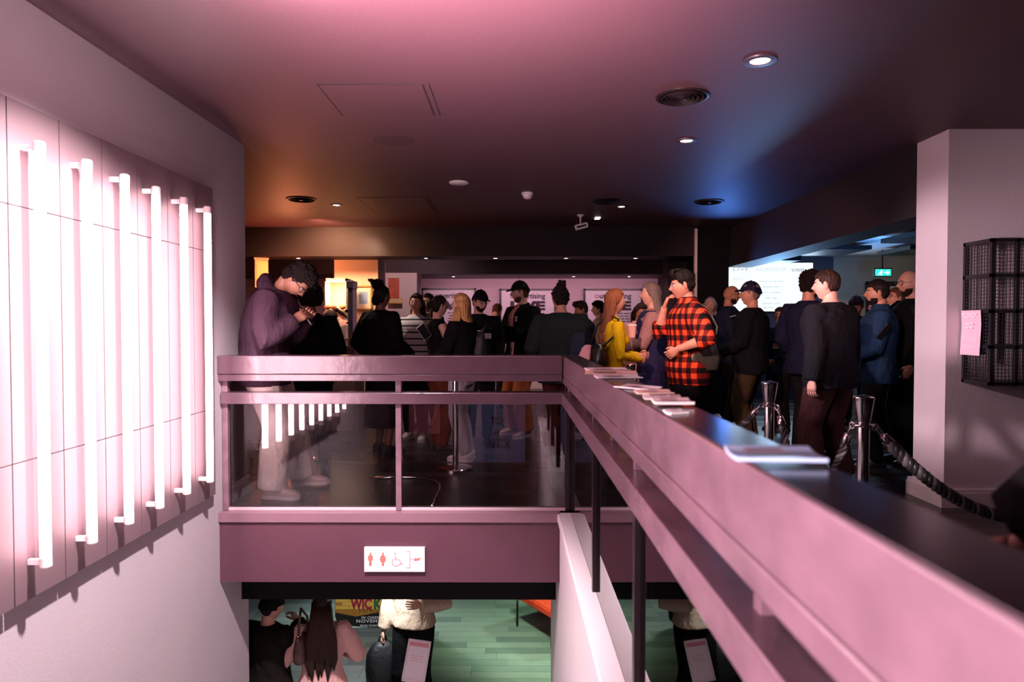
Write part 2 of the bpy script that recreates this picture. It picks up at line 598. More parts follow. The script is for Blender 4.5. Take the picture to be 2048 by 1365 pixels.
# ================================================================ THE WALL OF LIGHT TUBES
m_panel = mat('light_wall_panel', (.115, .075, .085), .55, noise_amt=.03, noise_scale=2)
m_joint = mat('panel_joint', (.35, .2, .22), .6)
YT = [atX(px, 650, -1.96).y for px in (84, 178, 253, 315, 370, 417)]
YT = [YT[0] - .945, YT[0] - .63, YT[0] - .315] + YT
lw = empty('light_wall', (XW, 3.3, .2), label='wide backlit panel wall of pale boards behind the glowing tubes', cat='wall light')
Z0, Z1 = .150, 2.215
seams = [atX(px, 650, -2.03).y for px in (20, 124, 208, 278, 338, 388, 428)]
seams = [seams[0] - .96, seams[0] - .64, seams[0] - .32] + seams
for i, (a, b) in enumerate(zip(seams, seams[1:])):
    zc = (.735, 1.785)
    zs = (Z0, zc[0], zc[1], Z1)
    for j in range(3):
        bm = bmesh.new()
        box(bm, 0, .05, a + .003 - 3.3, b - .003 - 3.3, zs[j] + .002 - .2, zs[j + 1] - .002 - .2)
        obj('panel', bm, m_panel, lw)
boxobj('panel_edge', (.0, .012, seams[0] - 3.3, seams[-1] - 3.3, Z0 - .2, Z1 - .2), m_joint, lw)
m_tube = mat('tube_glow', (1, .9, .92), .3, emit=(1.0, .65, .70), emit_s=TUBE_STRENGTH)
m_cap = mat('tube_cap', (.85, .72, .74), .3)
ordn = ['', '', '', 'leftmost', 'second from the left', 'third from the left', 'third from the right', 'second from the right', 'rightmost']
for i, y in enumerate(YT):
    zt, zb = 2.055, .285
    lab = 'glowing pink tube lamp, %s of those in view' % ordn[i] if i > 2 else 'glowing pink tube lamp %s beyond the frame, mirrored in the glass' % ('third', 'second', 'first')[i]
    t = empty('tube_light', (-1.96, y, zb), label=lab, cat='tube light', group='pink tube lights on the wall')
    bm = bmesh.new(); lathe(bm, [(.021, .05), (.0215, .2), (.0215, 1.6), (.021, zt - zb - .05)], n=16)
    obj('glowing_tube', bm, m_tube, t, smooth=True, angle=50)
    for zz in (0, zt - zb - .05):
        bm = bmesh.new(); lathe(bm, [(.018, zz), (.0235, zz + .006), (.0235, zz + .044), (.018, zz + .05)], n=16)
        obj('end_cap', bm, m_cap, t, smooth=True, angle=40)
        boxobj('bracket', (-.075, -.012, -.010, .010, zz + .014, zz + .036), m_cap, t)

# ================================================================ BALUSTRADES
m_glass = glass_mat('rail_glass', .88, 1.6)
m_glass_s = glass_mat('side_rail_glass', .80, 1.35)
fb = empty('balustrade', (-.9, 4.83, 0), label='front glass balustrade with deep plum handrail across the balcony edge', cat='balustrade')


def fbx(name, x0, x1, y0, y1, z0, z1, m, bev=.004):
    return boxobj(name, (x0 + .9, x1 + .9, y0 - 4.83, y1 - 4.83, z0, z1), m, fb, bev)


fbx('top_rail', -2.085, .33, 4.752, 4.93, .955, 1.083, m_rail_dim, .005)
fbx('rail_lip', -2.085, .33, 4.762, 4.92, .905, .953, m_rail_dim)
fbx('middle_rail', -2.07, .33, 4.772, 4.91, .742, .823, m_rail_dim)
for x in (-2.055, -.825, .372):
    for a, b in ((-.02, .742), (.823, .905)):
        w_ = .02 if x != .372 else .016
        fbx('post', x - w_, x + w_, 4.81, 4.86, a, b, m_rail if x < 0 else m_post, .003)
for a, b in ((-2.03, -.847), (-.803, .355)):
    fbx('glass_pane', a, b, 4.838, 4.848, -.015, .742, m_glass, 0)
fbx('bottom_channel', -2.07, .36, 4.815, 4.871, -.022, -.002, mat('channel_pink', (.5, .36, .4), .4), .003)

sb = empty('balustrade', (0, 0, 0), rz=TH, label='long glass balustrade with plum handrail running towards the camera', cat='balustrade')


def sbx(name, u0, u1, v0, v1, z0, z1, m, bev=.004):
    return boxobj(name, (u0, u1, v0, v1, z0, z1), m, sb, bev)


sbx('top_rail', .376, .492, -1.0, 4.90, .940, 1.079, m_rail, .005)
sbx('rail_top_board', .379, .489, -1.0, 4.89, 1.0795, 1.0835, m_railtop, .001)
sbx('rail_lip', .3755, .482, -1.0, 4.90, .886, .938, m_rail, .006)
sbx('middle_rail', .365, .498, -1.0, 4.90, .742, .823, m_rail, .003)
for v_ in (4.80, 3.36, 2.24, 1.12, 0.0):
    if v_ < 4.7:
        sbx('post', .410, .452, v_ - .02, v_ + .02, -.024, .742, m_post, .002)
    sbx('post', .410, .440, v_ - .016, v_ + .016, .823, .886, m_rail, .002)
sbx('post', .420, .446, 3.74, 3.77, .823, .886, m_rail, .002)
sbx('post', .420, .446, 2.80, 2.83, .823, .886, m_rail, .002)
for a, b in ((3.385, 4.79), (2.265, 3.335), (1.145, 2.215), (.025, 1.095), (-1.0, -.025)):
    sbx('glass_pane', .429, .439, a, b, -.026, .742, m_glass_s, 0)

# ================================================================ TOILET SIGN ON THE BALCONY FASCIA
m_white = mat('white_acrylic', (.78, .75, .76), .3)
m_red = mat('sign_red', (.85, .16, .13), .5)
m_pinkline = mat('sign_pink', (.75, .30, .36), .5)
sg = empty('toilet_sign', atY(790, 1118, 4.758), label='white toilet sign with red pictograms on the plum balcony fascia', cat='sign')
W2, H2 = 122 / 287.4 / 2, 50 / 287.4 / 2
boxobj('plate', (-W2, W2, -.022, 0, -H2, H2), m_white, sg, .002)
k = 1 / (287.4 * 12.05)      # zoomed pixels of the sign to metres


def sgp(x, y):   # sign pixel (zoom) -> local
    return ((x - 967) * k, -(y - 463) * k)


def flat(bm, pts, y=-.0235, th=.0015, mi=0):
    a = [bm.verts.new((p[0], y, p[1])) for p in pts]
    b = [bm.verts.new((p[0], y + th, p[1])) for p in pts]
    bm.faces.new(a); bm.faces.new(b[::-1])
    for i in range(len(pts)):
        j = (i + 1) % len(pts)
        bm.faces.new((a[i], b[i], b[j], a[j]))


def disc2(c, r, n=16):
    return [(c[0] + r * math.cos(2 * PI * i / n), c[1] + r * math.sin(2 * PI * i / n)) for i in range(n)]


bm = bmesh.new()
flat(bm, disc2(sgp(385, 315), 25 * k)); flat(bm, [sgp(*p) for p in ((355, 345), (415, 345), (445, 385), (445, 485), (418, 485), (412, 615), (352, 615), (348, 485), (325, 485), (325, 385))])
obj('man_pictogram', bm, m_red, sg)
bm = bmesh.new()
flat(bm, disc2(sgp(688, 315), 25 * k)); flat(bm, [sgp(*p) for p in ((660, 345), (716, 345), (750, 400), (760, 450), (745, 520), (715, 530), (715, 615), (660, 615), (660, 530), (630, 520), (612, 450), (625, 400))])
obj('woman_pictogram', bm, m_red, sg)
bm = bmesh.new()
flat(bm, disc2(sgp(985, 315), 24 * k))


def stroke(bm, pts, wd):
    for a, b in zip(pts, pts[1:]):
        a, b = V(a), V(b)
        d_ = (b - a).normalized(); n_ = V((-d_.y, d_.x)) * wd / 2
        a2, b2 = a - d_ * wd * .3, b + d_ * wd * .3
        flat(bm, [tuple(a2 + n_), tuple(b2 + n_), tuple(b2 - n_), tuple(a2 - n_)])


stroke(bm, [sgp(985, 345), sgp(990, 460), sgp(1090, 470), sgp(1135, 575), sgp(1180, 570)], 18 * k)
stroke(bm, [sgp(985, 425), sgp(1050, 425)], 14 * k)
stroke(bm, [sgp(1010 + 100 * math.cos(t), 520 - 100 * math.sin(t)) for t in [R(130 + 14 * i) for i in range(17)]], 16 * k)
obj('wheelchair_pictogram', bm, m_pinkline, sg)
bm = bmesh.new()
stroke(bm, [sgp(1255, 255), sgp(1342, 255), sgp(1342, 660), sgp(1255, 660)], 18 * k)
stroke(bm, [sgp(1342, 455), sgp(1450, 460)], 14 * k)
obj('bracket_line', bm, m_pinkline, sg)
bm = bmesh.new()
flat(bm, [sgp(*p) for p in ((1450, 430), (1490, 420), (1490, 500), (1450, 490))])
flat(bm, [sgp(*p) for p in ((1495, 435), (1530, 420), (1560, 430), (1610, 405), (1612, 425), (1570, 450), (1580, 475), (1540, 485), (1500, 490))])
obj('pointing_hand', bm, m_red, sg)
for c in ((305, 240), (330, 690), (1650, 265), (1635, 700)):
    x, z = sgp(*c)
    bm = bmesh.new(); flat(bm, disc2((x, z), 16 * k), -.026, .004)
    obj('screw', bm, m_cap, sg)

# ================================================================ CEILING FITTINGS
def round_vent(px, py, rad, label):
    c = atZ(px, py, CEIL)
    t = empty('ceiling_vent', c, label=label, cat='vent', group='round ceiling vents')
    mv = mat('vent_black', (.010, .007, .008), .4, spec=.25)
    bm = bmesh.new(); lathe(bm, [(rad, 0), (rad, -.006), (rad * .93, -.012), (rad * .88, -.012), (rad * .86, 0)], n=40, cap=False)
    obj('outer_ring', bm, mv, t, smooth=True, angle=40)
    for q in (.74, .56, .38, .22):
        bm = bmesh.new(); lathe(bm, [(rad * q, -.002), (rad * (q + .07), -.016), (rad * (q + .05), -.020), (rad * (q - .02), -.004)], n=32, cap=False)
        obj('ring_blade', bm, mv, t, smooth=True, angle=40)
    bm = bmesh.new(); lathe(bm, [(rad * .12, 0), (rad * .12, -.018), (.001, -.022)], n=20)
    obj('centre_knob', bm, mv, t, smooth=True, angle=40)
    bm = bmesh.new(); lathe(bm, [(rad * .99, -.001), (rad * .99, -.0015)], n=32)
    obj('back_disc', bm, m_black, t)


round_vent(1365, 193, .160, 'largest round black ceiling vent, near the lit downlight')
round_vent(603, 398, .165, 'round black ceiling vent closest to the tube wall')
round_vent(1211, 402, .165, 'round black ceiling vent behind the camera-shaped fitting, over the posters')
round_vent(1418, 403, .165, 'round black ceiling vent beside the blue glow on the ceiling')


def downlight(c, label, r=.045, s=14, watt=6, group='ceiling downlights', light_on=True):
    t = empty('downlight', c, label=label, cat='downlight', group=group)
    bm = bmesh.new(); lathe(bm, [(r * 1.75, .0), (r * 1.7, -.006), (r * 1.1, -.008), (r, -.001)], n=24, cap=False)
    obj('bezel', bm, mat('bezel_dark', (.05, .03, .04), .4), t, smooth=True, angle=40)
    bm = bmesh.new(); lathe(bm, [(r, -.002), (r * .6, -.006), (.002, -.008)], n=20)
    obj('lamp_face', bm, mat('downlight_glow_%d' % int(s), (1, 1, 1), .3, emit=(1, .86, .84), emit_s=s), t)
    if watt:
        light('downlight_light', 'SPOT', V(c) - V((0, 0, .02)), watt, (1.0, .74, .66), V(c) - V((0, 0, 2)), .03, 75 if watt < 20 else 120, .6)


downlight(atZ(1520, 121, CEIL), 'lit round ceiling downlight above the rope barrier, nearest the camera', .05, 14, 10)
downlight(atZ(1373, 281, CEIL), 'lit round ceiling downlight between the largest vent and the crowd', .045, 14, 55)
downlight(atZ(673, 410, CEIL), 'lit ceiling downlight beside the vent nearest the tube wall', .04, 14, 95)
downlight(atZ(1243, 413, CEIL), 'small lit ceiling downlight beside the vent over the posters', .04, 14, 40)
for i, px in enumerate((597, 852, 991, 1132, 1271)):
    downlight(V((atY(px, 517, 9.93).x, 9.93, 2.27)), ('tiny lit downlight under the first back beam, %s' % ('above the hooded man', 'above the striped top', 'right of centre over the black cap', 'over the curly-haired person', 'over the woman in yellow')[i]), .035, 14, 0, 'downlights under the back beam')
for i, px in enumerate((907, 1147, 1258)):
    downlight(V((atY(px, 550, 13.2).x, 13.2, 2.235)), 'tiny lit downlight under the rear beam, %s' % ('over the leftmost poster', 'between the middle and right posters', 'over the rightmost poster')[i], .04, 14, 0, 'downlights under the rear beam')
# light strip
c = atZ(1195, 436, CEIL)
boxobj('strip_light', (c.x - .03, c.x + .03, c.y - .06, c.y + .06, CEIL - .012, CEIL), mat('strip_glow', (1, 1, 1), emit=(1, .9, .9), emit_s=6), None,
       label='tiny white light strip set in the ceiling by the hanging camera', cat='light')
# near lamp just above the frame
cl = empty('ceiling_lamp', (LAMP.x, LAMP.y, CEIL), label='small round ceiling lamp at the top edge, near the tube wall', cat='ceiling light')
bm = bmesh.new(); lathe(bm, [(.05, 0), (.05, -.02), (.02, -.03)], n=20); obj('lamp_base', bm, m_cap, cl, smooth=True, angle=40)
# smoke alarm discs
t = empty('speaker_disc', atZ(918, 365, CEIL), label='flat white round disc on the ceiling left of the smoke detector', cat='ceiling speaker')
bm = bmesh.new(); lathe(bm, [(.095, 0), (.095, -.01), (.085, -.016), (.002, -.018)], n=32); obj('cover', bm, m_white, t, smooth=True, angle=40)
t = empty('smoke_detector', atZ(1055, 386, CEIL), label='white smoke detector with stepped body on the dark ceiling', cat='smoke detector')
bm = bmesh.new(); lathe(bm, [(.062, 0), (.062, -.02), (.055, -.024)], n=24); obj('base', bm, m_white, t, smooth=True, angle=40)
bm = bmesh.new(); lathe(bm, [(.05, -.024), (.05, -.042), (.035, -.06), (.012, -.066)], n=24); obj('sensor_head', bm, m_white, t, smooth=True, angle=40)
t = empty('smoke_detector', atY(1808, 502, 9.5), label='white smoke detector by the top of the white pillar, in the blue-lit wing', cat='smoke detector')
t.location.z = 2.5
bm = bmesh.new(); lathe(bm, [(.07, 0), (.07, -.03), (.05, -.06), (.02, -.07)], n=24); obj('base', bm, m_white, t, smooth=True, angle=40)
# ghost of a round patch
t = tag(obj('ceiling_patch', (lambda b: (lathe(b, [(.155, 0), (.150, -.003), (.002, -.003)], n=40), b)[1])(bmesh.new()), mat('patch_paint', (.060, .027, .036), .6), None), 'faint round painted patch on the ceiling below the hatch', 'cover')
t.location = atZ(785, 281, CEIL)


def hatch(px0, py0, px1, py1, px2, label):
    a, b, c2 = atZ(px0, py0, CEIL), atZ(px1, py0, CEIL), atZ(px2, py1, CEIL)
    t = empty('ceiling_hatch', ((a.x + b.x) / 2, (a.y + c2.y) / 2, CEIL), label=label, cat='hatch')
    hx, hy = (b.x - a.x) / 2, (c2.y - a.y) / 2
    ln = mat('hatch_gap', (.012, .006, .008), .8)
    boxobj('hatch_door', (-hx + .004, hx - .004, -hy + .004, hy - .004, -.003, 0), m_ceil, t)
    for q in ((-hx - .003, hx + .003, -hy - .003, -hy + .002), (-hx - .003, -hx + .002, -hy, hy), (hx - .002, hx + .004, -hy, hy)):
        boxobj('hatch_seam', (*q, -.0035, 0), ln, t)
    boxobj('hatch_seam', (hx + .035, hx + .040, -hy - .02, hy, -.0035, 0), ln, t)


hatch(635, 169, 845, 231, 680, 'square access hatch with dark seams in the pink-lit ceiling')
hatch(714, 395, 850, 428, 770, 'faint square access hatch in the ceiling near the back beam')
# cctv camera hanging from the ceiling
q = atZ(1161, 430, CEIL)
t = empty('security_camera', q, label='small white security camera hanging from the ceiling on a short stem', cat='camera')
bm = bmesh.new(); lathe(bm, [(.045, 0), (.04, -.012), (.014, -.03), (.010, -.05)], n=20); obj('ceiling_mount', bm, m_white, t, smooth=True, angle=40)
bm = bmesh.new(); tube(bm, [(0, 0, -.04), (0, 0, -.11)], .009); obj('stem', bm, m_white, t)
Mx = Matrix.Translation((.01, 0, -.145)) @ Matrix.Rotation(R(-14), 4, 'Y')
bm = bmesh.new(); box(bm, -.085, .085, -.04, .04, -.032, .032, 0, Mx); bmesh.ops.bevel(bm, geom=bm.edges[:], offset=.01, segments=2, affect='EDGES'); obj('housing', bm, m_white, t)
bm = bmesh.new(); box(bm, -.06, .06, -.043, -.038, -.012, .010, 0, Mx); obj('dark_band', bm, m_black, t)
bm = bmesh.new(); tube(bm, [Mx @ V((-.083, 0, 0)), Mx @ V((-.098, 0, 0))], .024); obj('lens', bm, m_black, t)
# small spotlight on the column edge
q = atY(1384, 560, 9.55)
t = empty('bracket_camera', q, label='small dark camera on a bracket against the thin white strip for the lit column edge', cat='camera')
boxobj('wall_plate', (-.01, .03, -.03, .06, -.09, .09), m_black, t)
boxobj('arm', (-.09, .0, -.02, .02, -.02, .01), m_black, t)
bm = bmesh.new(); tube(bm, [(-.15, -.03, -.02), (-.03, .0, .0)], [.03, .035]); obj('camera_body', bm, m_black, t)

# ================================================================ POSTERS
m_paper = mat('poster_paper', (.66, .58, .66), .5)
m_ink = mat('poster_ink', (.035, .015, .03), .6)
m_ink2 = mat('poster_ink_plum', (.30, .06, .13), .6)
m_frame = mat('black_frame', (.012, .008, .01), .35)


def event_poster(x0, x1, ytop, label):
    Y = 13.86
    a, b = atY(x0, ytop, Y), atY(x1, ytop, Y)
    wd = b.x - a.x
    h = wd * 1.45
    t = empty('poster', ((a.x + b.x) / 2, Y, a.z - h / 2), label=label, cat='poster', group='framed event posters on the back wall')
    boxobj('sheet', (-wd / 2, wd / 2, -.012, .03, -h / 2, h / 2), m_paper, t)
    f = .035
    for q in ((-wd / 2, wd / 2, h / 2 - f, h / 2), (-wd / 2, wd / 2, -h / 2, -h / 2 + f), (-wd / 2, -wd / 2 + f, -h / 2, h / 2), (wd / 2 - f, wd / 2, -h / 2, h / 2)):
        boxobj('frame', (q[0], q[1], -.035, 0, q[2], q[3]), m_frame, t)
    tw = wd * .62
    text('letter_o', 'O', tw * .11, (-tw / 2 + tw * .055, -.0145, h / 2 - .155), m_ink2, t, bold=.03)
    text('title_text', 'utvertising', tw * .87, (tw * .065, -.0145, h / 2 - .165), m_ink, t, bold=.025)
    text('headline_text', 'LIVE', tw, (0, -.0145, h / 2 - .345), m_ink, t, height=.19, bold=.06)
    for i in range(7):
        text('small_print', ('xxx xxxxxx xxxxxx', 'xxxxxx xxx xxxx', 'xxxx xx xxx xxxx', 'xxxxx xxx xx', 'xxxx xxxxx', 'xxxx xx', 'xxx xxx')[i], tw * (.5, .42, .47, .5, .4, .3, .3)[i], (tw * .22, -.0145, h / 2 - .50 - i * .055), m_ink, t, height=.03)


event_poster(843, 952, 577, 'leftmost framed poster reading LIVE, between the bright pillar and the capped man in glasses')
event_poster(999, 1112, 578, 'middle framed poster reading LIVE, behind the man in the black cap')
event_poster(1167, 1285, 578, 'rightmost framed poster reading LIVE, behind the woman in yellow')

# posters on the wall behind the camera, seen mirrored in the glass
def rear_poster(x0, x1, z0, z1, m, label, lines, ink):
    t = empty('poster', ((x0 + x1) / 2, -1.69, (z0 + z1) / 2), label=label, cat='poster')
    wd, h = x1 - x0, z1 - z0
    boxobj('sheet', (-wd / 2, wd / 2, 0, .02, -h / 2, h / 2), m, t)
    for q in ((-wd / 2, wd / 2, h / 2 - .03, h / 2), (-wd / 2, wd / 2, -h / 2, -h / 2 + .03), (-wd / 2, -wd / 2 + .03, -h / 2, h / 2), (wd / 2 - .03, wd / 2, -h / 2, h / 2)):
        boxobj('frame', (q[0], q[1], -.0, .04, q[2], q[3]), m_frame, t)
    for s, zz, wt, ht in lines:
        text('small_print' if s[0] == 'x' else 'poster_text', s, wt, (0, .024, zz), ink, t, height=ht, rot=(PI / 2, 0, PI), bold=.03)


rear_poster(-.78, .20, -1.12, .45, mat('film_poster_blue', (.10, .12, .26), .45, emit=(.20, .22, .5), emit_s=.35), 'blue film poster on the rear wall, mirrored in the front glass',  # sheet given a faint glow of its own, though no lamp
            (('xx xxx', .36, .24, .14), ('JUST', .02, .22, .16), ('AN', -.16, .13, .14), ('ACCIDENT', -.345, .40, .16)), m_black)
rear_poster(-1.80, -1.22, -.55, .40, mat('notice_pink', (.55, .2, .26), .5, emit=(.5, .12, .18), emit_s=.25), 'pink notice on the rear wall, mirrored beside the middle post',  # same added glow on this sheet
            (('xxxxx xx', .3, .36, .07), ('xxxx xxxx', .18, .36, .06), ('xxx xx xxx xxx', .05, .40, .05)), m_black)

# ================================================================ SCREEN WING
m_scr = mat('screen_glow', (.01, .01, .01), .6, emit=(.90, .97, 1.0), emit_s=1.08, spec=.0)
a, b = atY(1453, 526, 12.0), atY(1625, 623, 12.0)
t = empty('wall_screen', ((a.x + b.x) / 2, 12.02, (a.z + b.z) / 2), label='large bright wall screen showing a live agenda, behind the crowd', cat='screen')
wd, h = b.x - a.x, a.z - b.z
boxobj('display', (-wd / 2, wd / 2, -.02, .0, -h / 2, h / 2), m_scr, t)
boxobj('housing', (-wd / 2 - .02, wd / 2 + .02, -.005, .07, -h / 2 - .02, h / 2 + .02), m_black, t)
m_sg = mat('screen_text_grey', (.1, .1, .1), emit=(.38, .40, .48), emit_s=1.0)
m_sg2 = mat('screen_text_pale', (.1, .1, .1), emit=(.62, .70, .68), emit_s=1.0)
m_sk = mat('screen_text_dark', (.02, .02, .05), emit=(.03, .03, .08), emit_s=1.0)
kx = wd / 172


def scrp(px, py):
    return ((px - 1539) * kx, -.0235, h / 2 - (py - 526) * kx)


text('screen_text', 'LIVE', 31 * kx, scrp(1482, 538.5), m_sg, t, height=7 * kx)
text('screen_text', 'AGENDA', 64 * kx, scrp(1541, 539), m_sg2, t, height=7 * kx)
text('screen_text', 'SCREEN 1', 32 * kx, scrp(1598.5, 540.5), m_sk, t, height=5.5 * kx)
text('small_print', 'xxxxx xx', 20 * kx, scrp(1476, 558), m_sg2, t)
for i, s in enumerate(('xxxxxxx xx xxx xxxxx', 'xxxxxxx xxxx', 'xxxxx xxxxxxx', 'xxx xx', 'xxxxxxx xxxx')):
    text('small_print', s, (50, 34, 38, 22, 36)[i] * kx, scrp(1542, 563 + i * 11), m_sg2, t)
text('small_print', 'xxx x xx', 18 * kx, scrp(1536, 615), m_sg, t)
# hanging projector, ceiling rafts
a, b = atY(1525, 497, 9.4), atY(1591, 524, 9.4)
t = empty('projector', ((a.x + b.x) / 2, 9.4, (a.z + b.z) / 2), label='dark boxy projector hanging from the ceiling in front of the screen', cat='projector')
boxobj('body', (-(b.x - a.x) / 2 + .10, (b.x - a.x) / 2, -.2, .2, -(a.z - b.z) / 2, (a.z - b.z) / 2 - .02), m_black, t, .01)
boxobj('drop_pole', (-.20, -.12, -.04, .04, 0, 2.5 - t.location.z), m_black, t)
bm = bmesh.new(); tube(bm, [(.05, .2, 0), (.05, .24, 0)], .05); obj('lens', bm, mat('lens_glass', (.02, .02, .03), .1), t)
for i, (x0, x1, y0, y1) in enumerate(((4.15, 5.15, 9.9, 10.8), (4.9, 6.1, 8.3, 9.2), (4.3, 5.4, 6.9, 7.5), (5.7, 6.9, 9.9, 10.8))):
    r_ = empty('ceiling_raft', ((x0 + x1) / 2, (y0 + y1) / 2, 2.42), label='flat black ceiling raft panel in the blue-lit wing, %s' % ('closest to the screen', 'in front of the passage door', 'nearest the camera', 'over the exit sign')[i], cat='ceiling panel', group='black ceiling rafts')
    boxobj('raft', ((x0 - x1) / 2, (x1 - x0) / 2, (y0 - y1) / 2, (y1 - y0) / 2, -.03, .03), m_black, r_)
    boxobj('hanger', (-.02, .02, -.02, .02, .03, .08), m_black, r_)
# exit sign
q = atY(1764, 546, 11.0)
t = empty('exit_sign', q, label='small glowing green emergency exit sign hanging before the passage door', cat='exit sign')
boxobj('case', (-.14, .14, -.03, .03, -.065, .075), m_black, t)
boxobj('lit_panel', (-.125, .125, -.036, -.03, -.05, .055), mat('exit_green', (0, .5, .45), emit=(.05, .75, .62), emit_s=1.1), t)
mw = mat('exit_white', (1, 1, 1), emit=(.75, 1, .95), emit_s=1.6)
bm = bmesh.new()
flat(bm, disc2((-.035, .028), .013), -.039, .002)
stroke(bm, [(-.04, .015), (-.05, -.012), (-.075, -.035)], .014); stroke(bm, [(-.05, -.01), (-.03, -.02), (-.03, -.04)], .013); stroke(bm, [(-.065, .0), (-.04, .01), (-.015, .0)], .010)
for v in bm.verts: v.co.y -= .0155
obj('running_figure', bm, mw, t)
bm = bmesh.new(); stroke(bm, [(.02, 0), (.09, 0)], .015); stroke(bm, [(.06, .028), (.09, 0), (.06, -.028)], .015)
for v in bm.verts: v.co.y -= .0155
obj('arrow', bm, mw, t)
boxobj('hanging_rod', (-.01, .01, -.01, .01, .075, 2.5 - q.z), m_black, t)

# ================================================================ CAGE SHELF ON THE RIGHT WALL
cx0, cx1 = 3.185, 4.09
cz0, cz1, cd = .905, 1.865, .28
t = empty('wire_cage_shelf', (cx0, 4.86, cz0), label='black wall-mounted cage shelf with square wire mesh doors, right of the white pillar', cat='shelf')
mb = mat('cage_black', (.012, .011, .014), .4)
Wc, Hc = cx1 - cx0, cz1 - cz0
B = .012


def cbar(x0, x1, y0, y1, z0, z1, name='frame_bar'):
    boxobj(name, (x0, x1, y0, y1, z0, z1), mb, t)


cols = [0, .30, .60, Wc]
cols = [0, .165, .48, .79, Wc]
rows = [0, .245, .485, .725, Hc]
for x in cols:
    cbar(x - B, x + B, -cd - B, -cd + B, -B, Hc + B)
for x in (0, Wc):
    cbar(x - B, x + B, -2 * B, 0, -B, Hc + B)
for z in rows:
    cbar(-B, Wc + B, -cd - B, -cd + B, z - B, z + B)
    for x in (0, Wc):
        cbar(x - B, x + B, -cd, 0, z - B, z + B)
for z in rows[:1] + rows[1:4] + rows[4:]:
    boxobj('shelf_board', (0, Wc, -cd, -.005, z - .006, z + .006), mb, t)
wv = mat('mesh_wire', (.05, .045, .055), .4, .3)
for nm, ax in (('front_mesh', 0), ('side_mesh', 1)):
    bm = bmesh.new()
    L = Wc if ax == 0 else cd
    n = int(L / .024)
    for i in range(1, n):
        p = i * L / n
        if ax == 0: box(bm, p - .0018, p + .0018, -cd - .002, -cd + .002, 0, Hc)
        else: box(bm, -.002, .002, -p - .0018, -p + .0018, 0, Hc)
    n = int(Hc / .024)
    for i in range(1, n):
        p = i * Hc / n
        if ax == 0: box(bm, 0, Wc, -cd - .002, -cd + .002, p - .0018, p + .0018)
        else: box(bm, -.002, .002, -cd, 0, p - .0018, p + .0018)
    tag(obj(nm, bm, wv, t), kind='stuff')
# notice taped to the cage
q = atX(1946, 666, 3.165)
a, b = atX(1927, 622, 3.17), atX(1966, 622, 3.17)
n_ = empty('paper_notice', (3.165, (a.y + b.y) / 2, atX(1946, 666, 3.165).z), label='pink printed A4 notice taped to the side of the black cage shelf', cat='notice')
hw, hh = abs(b.y - a.y) / 2, .155
bm = bmesh.new()
rows_ = []
for i in range(7):
    z = -hh + 2 * hh * i / 6
    rows_.append([bm.verts.new((-.006 - .01 * abs(1 - i / 4) + s * .001, y, z)) for s in (0, 1) for y in ((-hw, hw) if s == 0 else (hw, -hw))])
for p, q_ in zip(rows_, rows_[1:]):
    for i in range(4):
        j = (i + 1) % 4
        bm.faces.new((p[i], p[j], q_[j], q_[i]))
bm.faces.new(rows_[0][::-1]); bm.faces.new(rows_[-1])
obj('sheet', bm, mat('notice_paper', (.85, .52, .62), .6), n_)
mw_ = mat('notice_print', (.95, .85, .88), .6)
for zz, wt, s in ((.128, 1.5, 'xxxx xxxxxxx xxx'), (.108, 1.2, 'xxxxxxx xxxxxx'), (.06, .8, 'xxxx xx'), (.035, .7, 'xxx xxx'), (-.03, 1.6, 'xxxxxx xxxx xxxx xxxx xxxxx xx xxx'), (-.045, 1.5, 'xxxxx xxx xxxxx xx x xxxxxx'), (-.06, 1.6, 'xx xxx xxxx xx xxx xxxx xxxxxxxx'), (-.10, 1.1, 'xxx xx xxx xxx')):
    text('small_print', s, hw * wt, (-.022, 0, zz), mw_, n_, rot=(PI / 2, 0, -PI / 2))

# ================================================================ PEOPLE
SKINS = {
    'pale': mat('skin_pale', (.72, .42, .34), .5, noise_amt=.06, noise_scale=30),
    'light': mat('skin_light', (.62, .33, .25), .5, noise_amt=.06, noise_scale=30),
    'tan': mat('skin_tan', (.48, .24, .16), .5, noise_amt=.06, noise_scale=30),
    'brown': mat('skin_brown', (.22, .10, .065), .48, noise_amt=.08, noise_scale=30),
}
m_lip = {'pale': mat('lips_rose', (.50, .14, .13), .4), 'light': mat('lips_rose', (.50, .14, .13), .4),
         'tan': mat('lips_brown', (.34, .10, .09), .4), 'brown': mat('lips_dark', (.16, .05, .045), .4)}
m_eye = mat('eye_white', (.6, .55, .52), .3)
m_iris = mat('eye_dark', (.015, .010, .008), .2)


def hairmat(name, col, rough=.5, spec=.2):
    return mat('hair_' + name, col, rough, noise_amt=.5, noise_scale=22, bump=1.0, bump_scale=70, stretch=(1, 1, .12), spec=spec)


def hairmat_curly(name, col):
    return mat('hair_curly_' + name, col, .5, noise_amt=.5, noise_scale=60, bump=1.0, bump_scale=110, spec=.22)


H_BLACK = hairmat('black', (.010, .007, .007))
H_DBROWN = hairmat('dark_brown', (.028, .014, .010))
H_BROWN = hairmat('brown', (.10, .045, .022))
H_BLONDE = hairmat('blonde', (.62, .34, .13), .45)
H_AUBURN = hairmat('auburn', (.28, .10, .045))
H_GREY = hairmat('grey', (.22, .18, .17))
H_CURL = hairmat_curly('black', (.014, .008, .008))


def gs(x, s):
    return math.exp(-(x / s) ** 2)


def sstep(t):
    t = max(0., min(1., t))
    return t * t * (3 - 2 * t)


